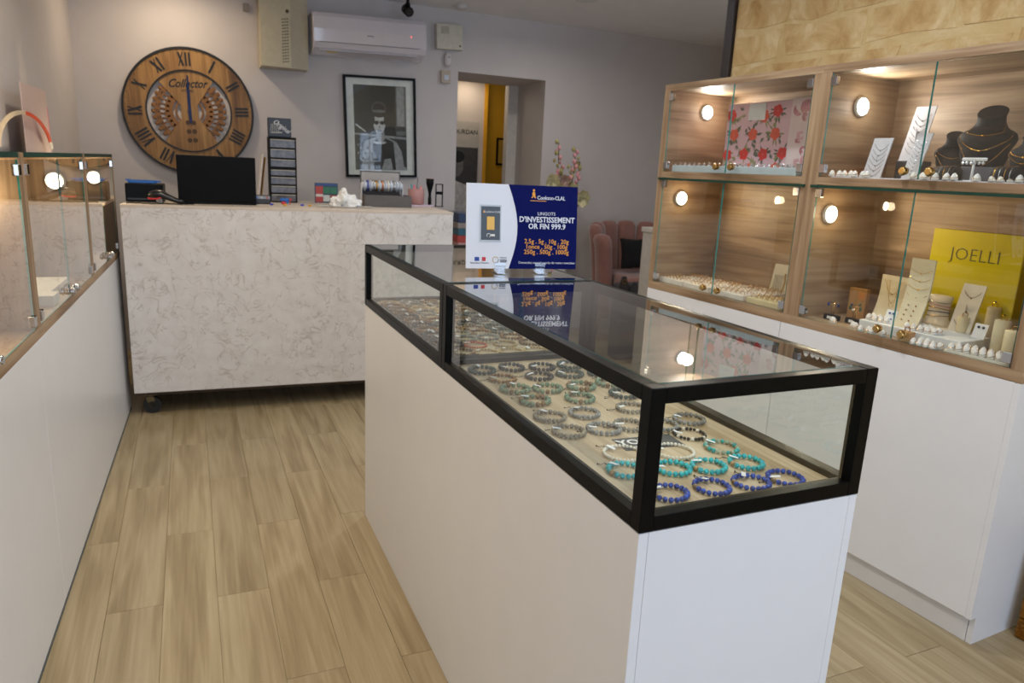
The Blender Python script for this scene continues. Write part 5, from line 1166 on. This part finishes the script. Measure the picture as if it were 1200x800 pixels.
t = RT('stud_card', 'small white card with two dark studs on the white riser, right side', 'card', 1.495, .165, Z0 + .034, tiltx=radians(-18))
b = BM(); box(b, 0, .042, 0, .002, 0, .05); obj('card', b, CARD, t)
b = BM(); sph(b, (.014, -.002, .038), .0045, 8, 6); sph(b, (.029, -.002, .038), .0045, 8, 6); obj('studs', b, MATS['stone_dark'], t)
t = RT('stud_card', 'small white card with blue studs at the foot of the tall cream board', 'card', 1.235, .08, Z0 + .034, tiltx=radians(-18))
b = BM(); box(b, 0, .04, 0, .002, 0, .05); obj('card', b, CARD, t)
b = BM(); sph(b, (.014, -.002, .038), .004, 8, 6); sph(b, (.028, -.002, .038), .004, 8, 6); sph(b, (.026, -.002, .018), .003, 8, 6); obj('studs', b, P('stud_blue', '#28508c', .3), t)
# dark earring stands and brown box on the left
for u, v, c, lab in ((1.02, .085, '#1f2a6a', 'black-based stand with dark blue drop earrings, left of the brown box'), (1.10, .105, '#15503c', 'black-based stand with dark green drop earrings, right of the blue ones')):
    t = RT('earring_stand', lab, 'earring stand', u, v, Z0)
    b = BM(); box(b, -.03, .03, -.012, .012, 0, .02, bev=.002); obj('base', b, BLKP, t)
    b = BM(); box(b, -.012, .006, -.0135, -.012, .005, .015); obj('price_label', b, CARD, t)
    b = BM(); cyl(b, (-.004, 0, .02), (-.004, 0, .066), .0012, 6); cyl(b, (.004, 0, .02), (.004, 0, .066), .0012, 6); cyl(b, (-.022, 0, .066), (.024, 0, .066), .001, 6); obj('wire', b, BRASS, t)
    for x in (-.021, .022):
        b = BM(); sph(b, (x, -.002, .058), .0055, 10, 7, sc=(.9, .8, 1.4)); tag(obj('earring', b, P('drop_' + c[1:], c, .2), loc=t.location, rot=(0, 0, RRZ)), 'dark drop earring on the ' + ('blue' if 'blue drop' in lab else 'green') + ' earring stand', 'earring', 'earrings on the ' + lab)
t = RT('brown_display_card', 'upright brown wood-pattern card behind the dark earring stands', 'display card', 1.0, .19, Z0)
b = BM(); box(b, 0, .075, 0, .02, 0, .12, bev=.001); obj('card', b, wood('brown_card_wood', ('#8a5f30', '#a87a44', '#b88a54'), 'Z', 1, .5), t)
b = BM(); box(b, .042, .068, -.001, .0, .08, .108); obj('orange_patch', b, P('patch_orange', '#b8701c', .5), t)
for x, z_, c in ((.02, .055, '#1f2a6a'), (.055, .06, '#15503c'), (.03, .035, '#dcdcdc')):
    b = BM(); sph(b, (x, -.003, z_), .005, 8, 6); obj('stud', b, P('stud_' + c[1:], c, .3), t)
cones([(1.055, .045), (1.066, .04)], Z0 - .0004, 'white ring holder by the blue earring stand', 'ring holders by the dark stands')
cones([(1.145, .045), (1.16, .04)], Z0 - .0004, 'white ring holder at the left foot of the white riser', 'ring holders left of the riser')
cones([(1.2 + .022 * i, .015 + .014 * (i % 2)) for i in range(5)], Z0 - .0004, 'white ring holder in the row left of the brown cube', 'ring holders left of the brown cube')
cones([(1.402 + .0225 * (i % 4) + .01 * (i // 4 % 2), .013 + .021 * (i // 4)) for i in range(10)], Z0 - .0004, 'white ring holder in the cluster right of the brown cube', 'ring holders right of the brown cube')
cones([(1.175 + .0245 * (i % 4), .085 + .024 * (i // 4)) for i in range(8)], ZR - .0004 + .0005, 'white ring holder on the left end of the white riser', 'ring holders on the riser, left end')
cones([(1.33 + .0245 * (i % 5), .075 + .024 * (i // 5)) for i in range(13)], ZR + .0001, 'white ring holder on the right half of the white riser', 'ring holders on the riser, right half')
b = BM(); box(b, 0, .20, 0, .085, 0, .008, bev=.001); RO('ring_tray', b, P('tray_cream_low', '#e0d8c8', .5), 'flat cream tray of ring holders at the right front of the lower right cabinet', 'tray', 1.505, .015, Z0)
cones([(1.520 + .0245 * (i % 7) + .01 * (i // 7 % 2), .028 + .022 * (i // 7)) for i in range(20)], Z0 + .0085, 'white ring holder on the flat cream tray', 'ring holders on the flat cream tray')
t = RT('ring_cube', 'small tan cube with a ring on top in front of the white riser', 'ring holder', 1.345, .012, Z0)
b = BM(); box(b, 0, .042, 0, .03, 0, .034, bev=.0015); obj('cube', b, P('tan_cube', '#b58a58', .6), t)
b, m = ringmesh(.009, .0022, P('ring_copper', '#c08060', .25, .8)); o = obj('ring', b, m, t); o.location = (.021, .015, .0345)

# left cabinet: white steps with gold earrings
t = thing('earring_steps', 'white stepped riser with upright gold earrings in the second left cabinet', 'riser', LW(-1.62, .02, .8885), LRZ)
b = BM(); box(b, 0, .10, 0, .1, 0, .035, bev=.002); box(b, .1005, .46, .03, .15, 0, .03, bev=.002); box(b, .14, .46, .15, .21, 0, .075, bev=.002); obj('steps', b, P('steps_white', '#dcd8d0', .5), t)
for k in range(4):
    b = BM(); x = .18 + .055 * k; cyl(b, (x, .17, .075), (x + .006, .17, .105), .0022, 6); sph(b, (x, .168, .078), .006, 8, 5); tag(obj('gold_earring', b, GOLD, loc=t.location, rot=(0, 0, LRZ)), 'upright gold earring on the white steps of the left cabinet', 'earring', 'gold earrings on the white steps')
for k, (u, v, lab) in enumerate(((-1.25, .08, 'small white earring card in the second left cabinet'), (-.55, .08, 'small white ring tray in the farthest left cabinet'))):
    b = BM(); box(b, 0, .12, 0, .08, 0, .022, bev=.002); tag(obj('small_tray', b, CARD, loc=LW(u if k else -2.35, v, .8885), rot=LRZ), lab if k else 'small white tray low in the nearest left cabinet', 'tray')

# gilded frame standing on the floor at the right edge
t = thing('gilded_frame', 'corner of an ornate gilded frame standing on the floor at the right edge', 'frame', RW(1.785, .235, .0), (radians(-2), 0, RRZ + radians(4)))
GILT = P('old_gilt', '#8a5a1a', .35, .7, .3, 60, bump=.8)
b = BM(); box(b, 0, .55, -.03, 0, 0, .07, bev=.008, seg=2); box(b, 0, .07, -.03, 0, .07, .34, bev=.008, seg=2); box(b, .48, .55, -.03, 0, .07, .34, bev=.008); box(b, 0, .55, -.03, 0, .34, .41, bev=.008)
rn = random.Random(2)
for k in range(40): sph(b, (rn.uniform(.012, .058), -.031, .01 + k * .01), rn.uniform(.004, .010), 7, 5, sc=(1, .5, 1.2))
for k in range(50): sph(b, (.01 + k * .0107, -.031, rn.uniform(.012, .058)), rn.uniform(.004, .010), 7, 5, sc=(1.2, .5, 1))
obj('moulding', b, GILT, t)
b = BM(); box(b, .06, .49, -.012, -.004, .06, .35); obj('canvas', b, P('canvas_dark', '#3a2c22', .6), t)
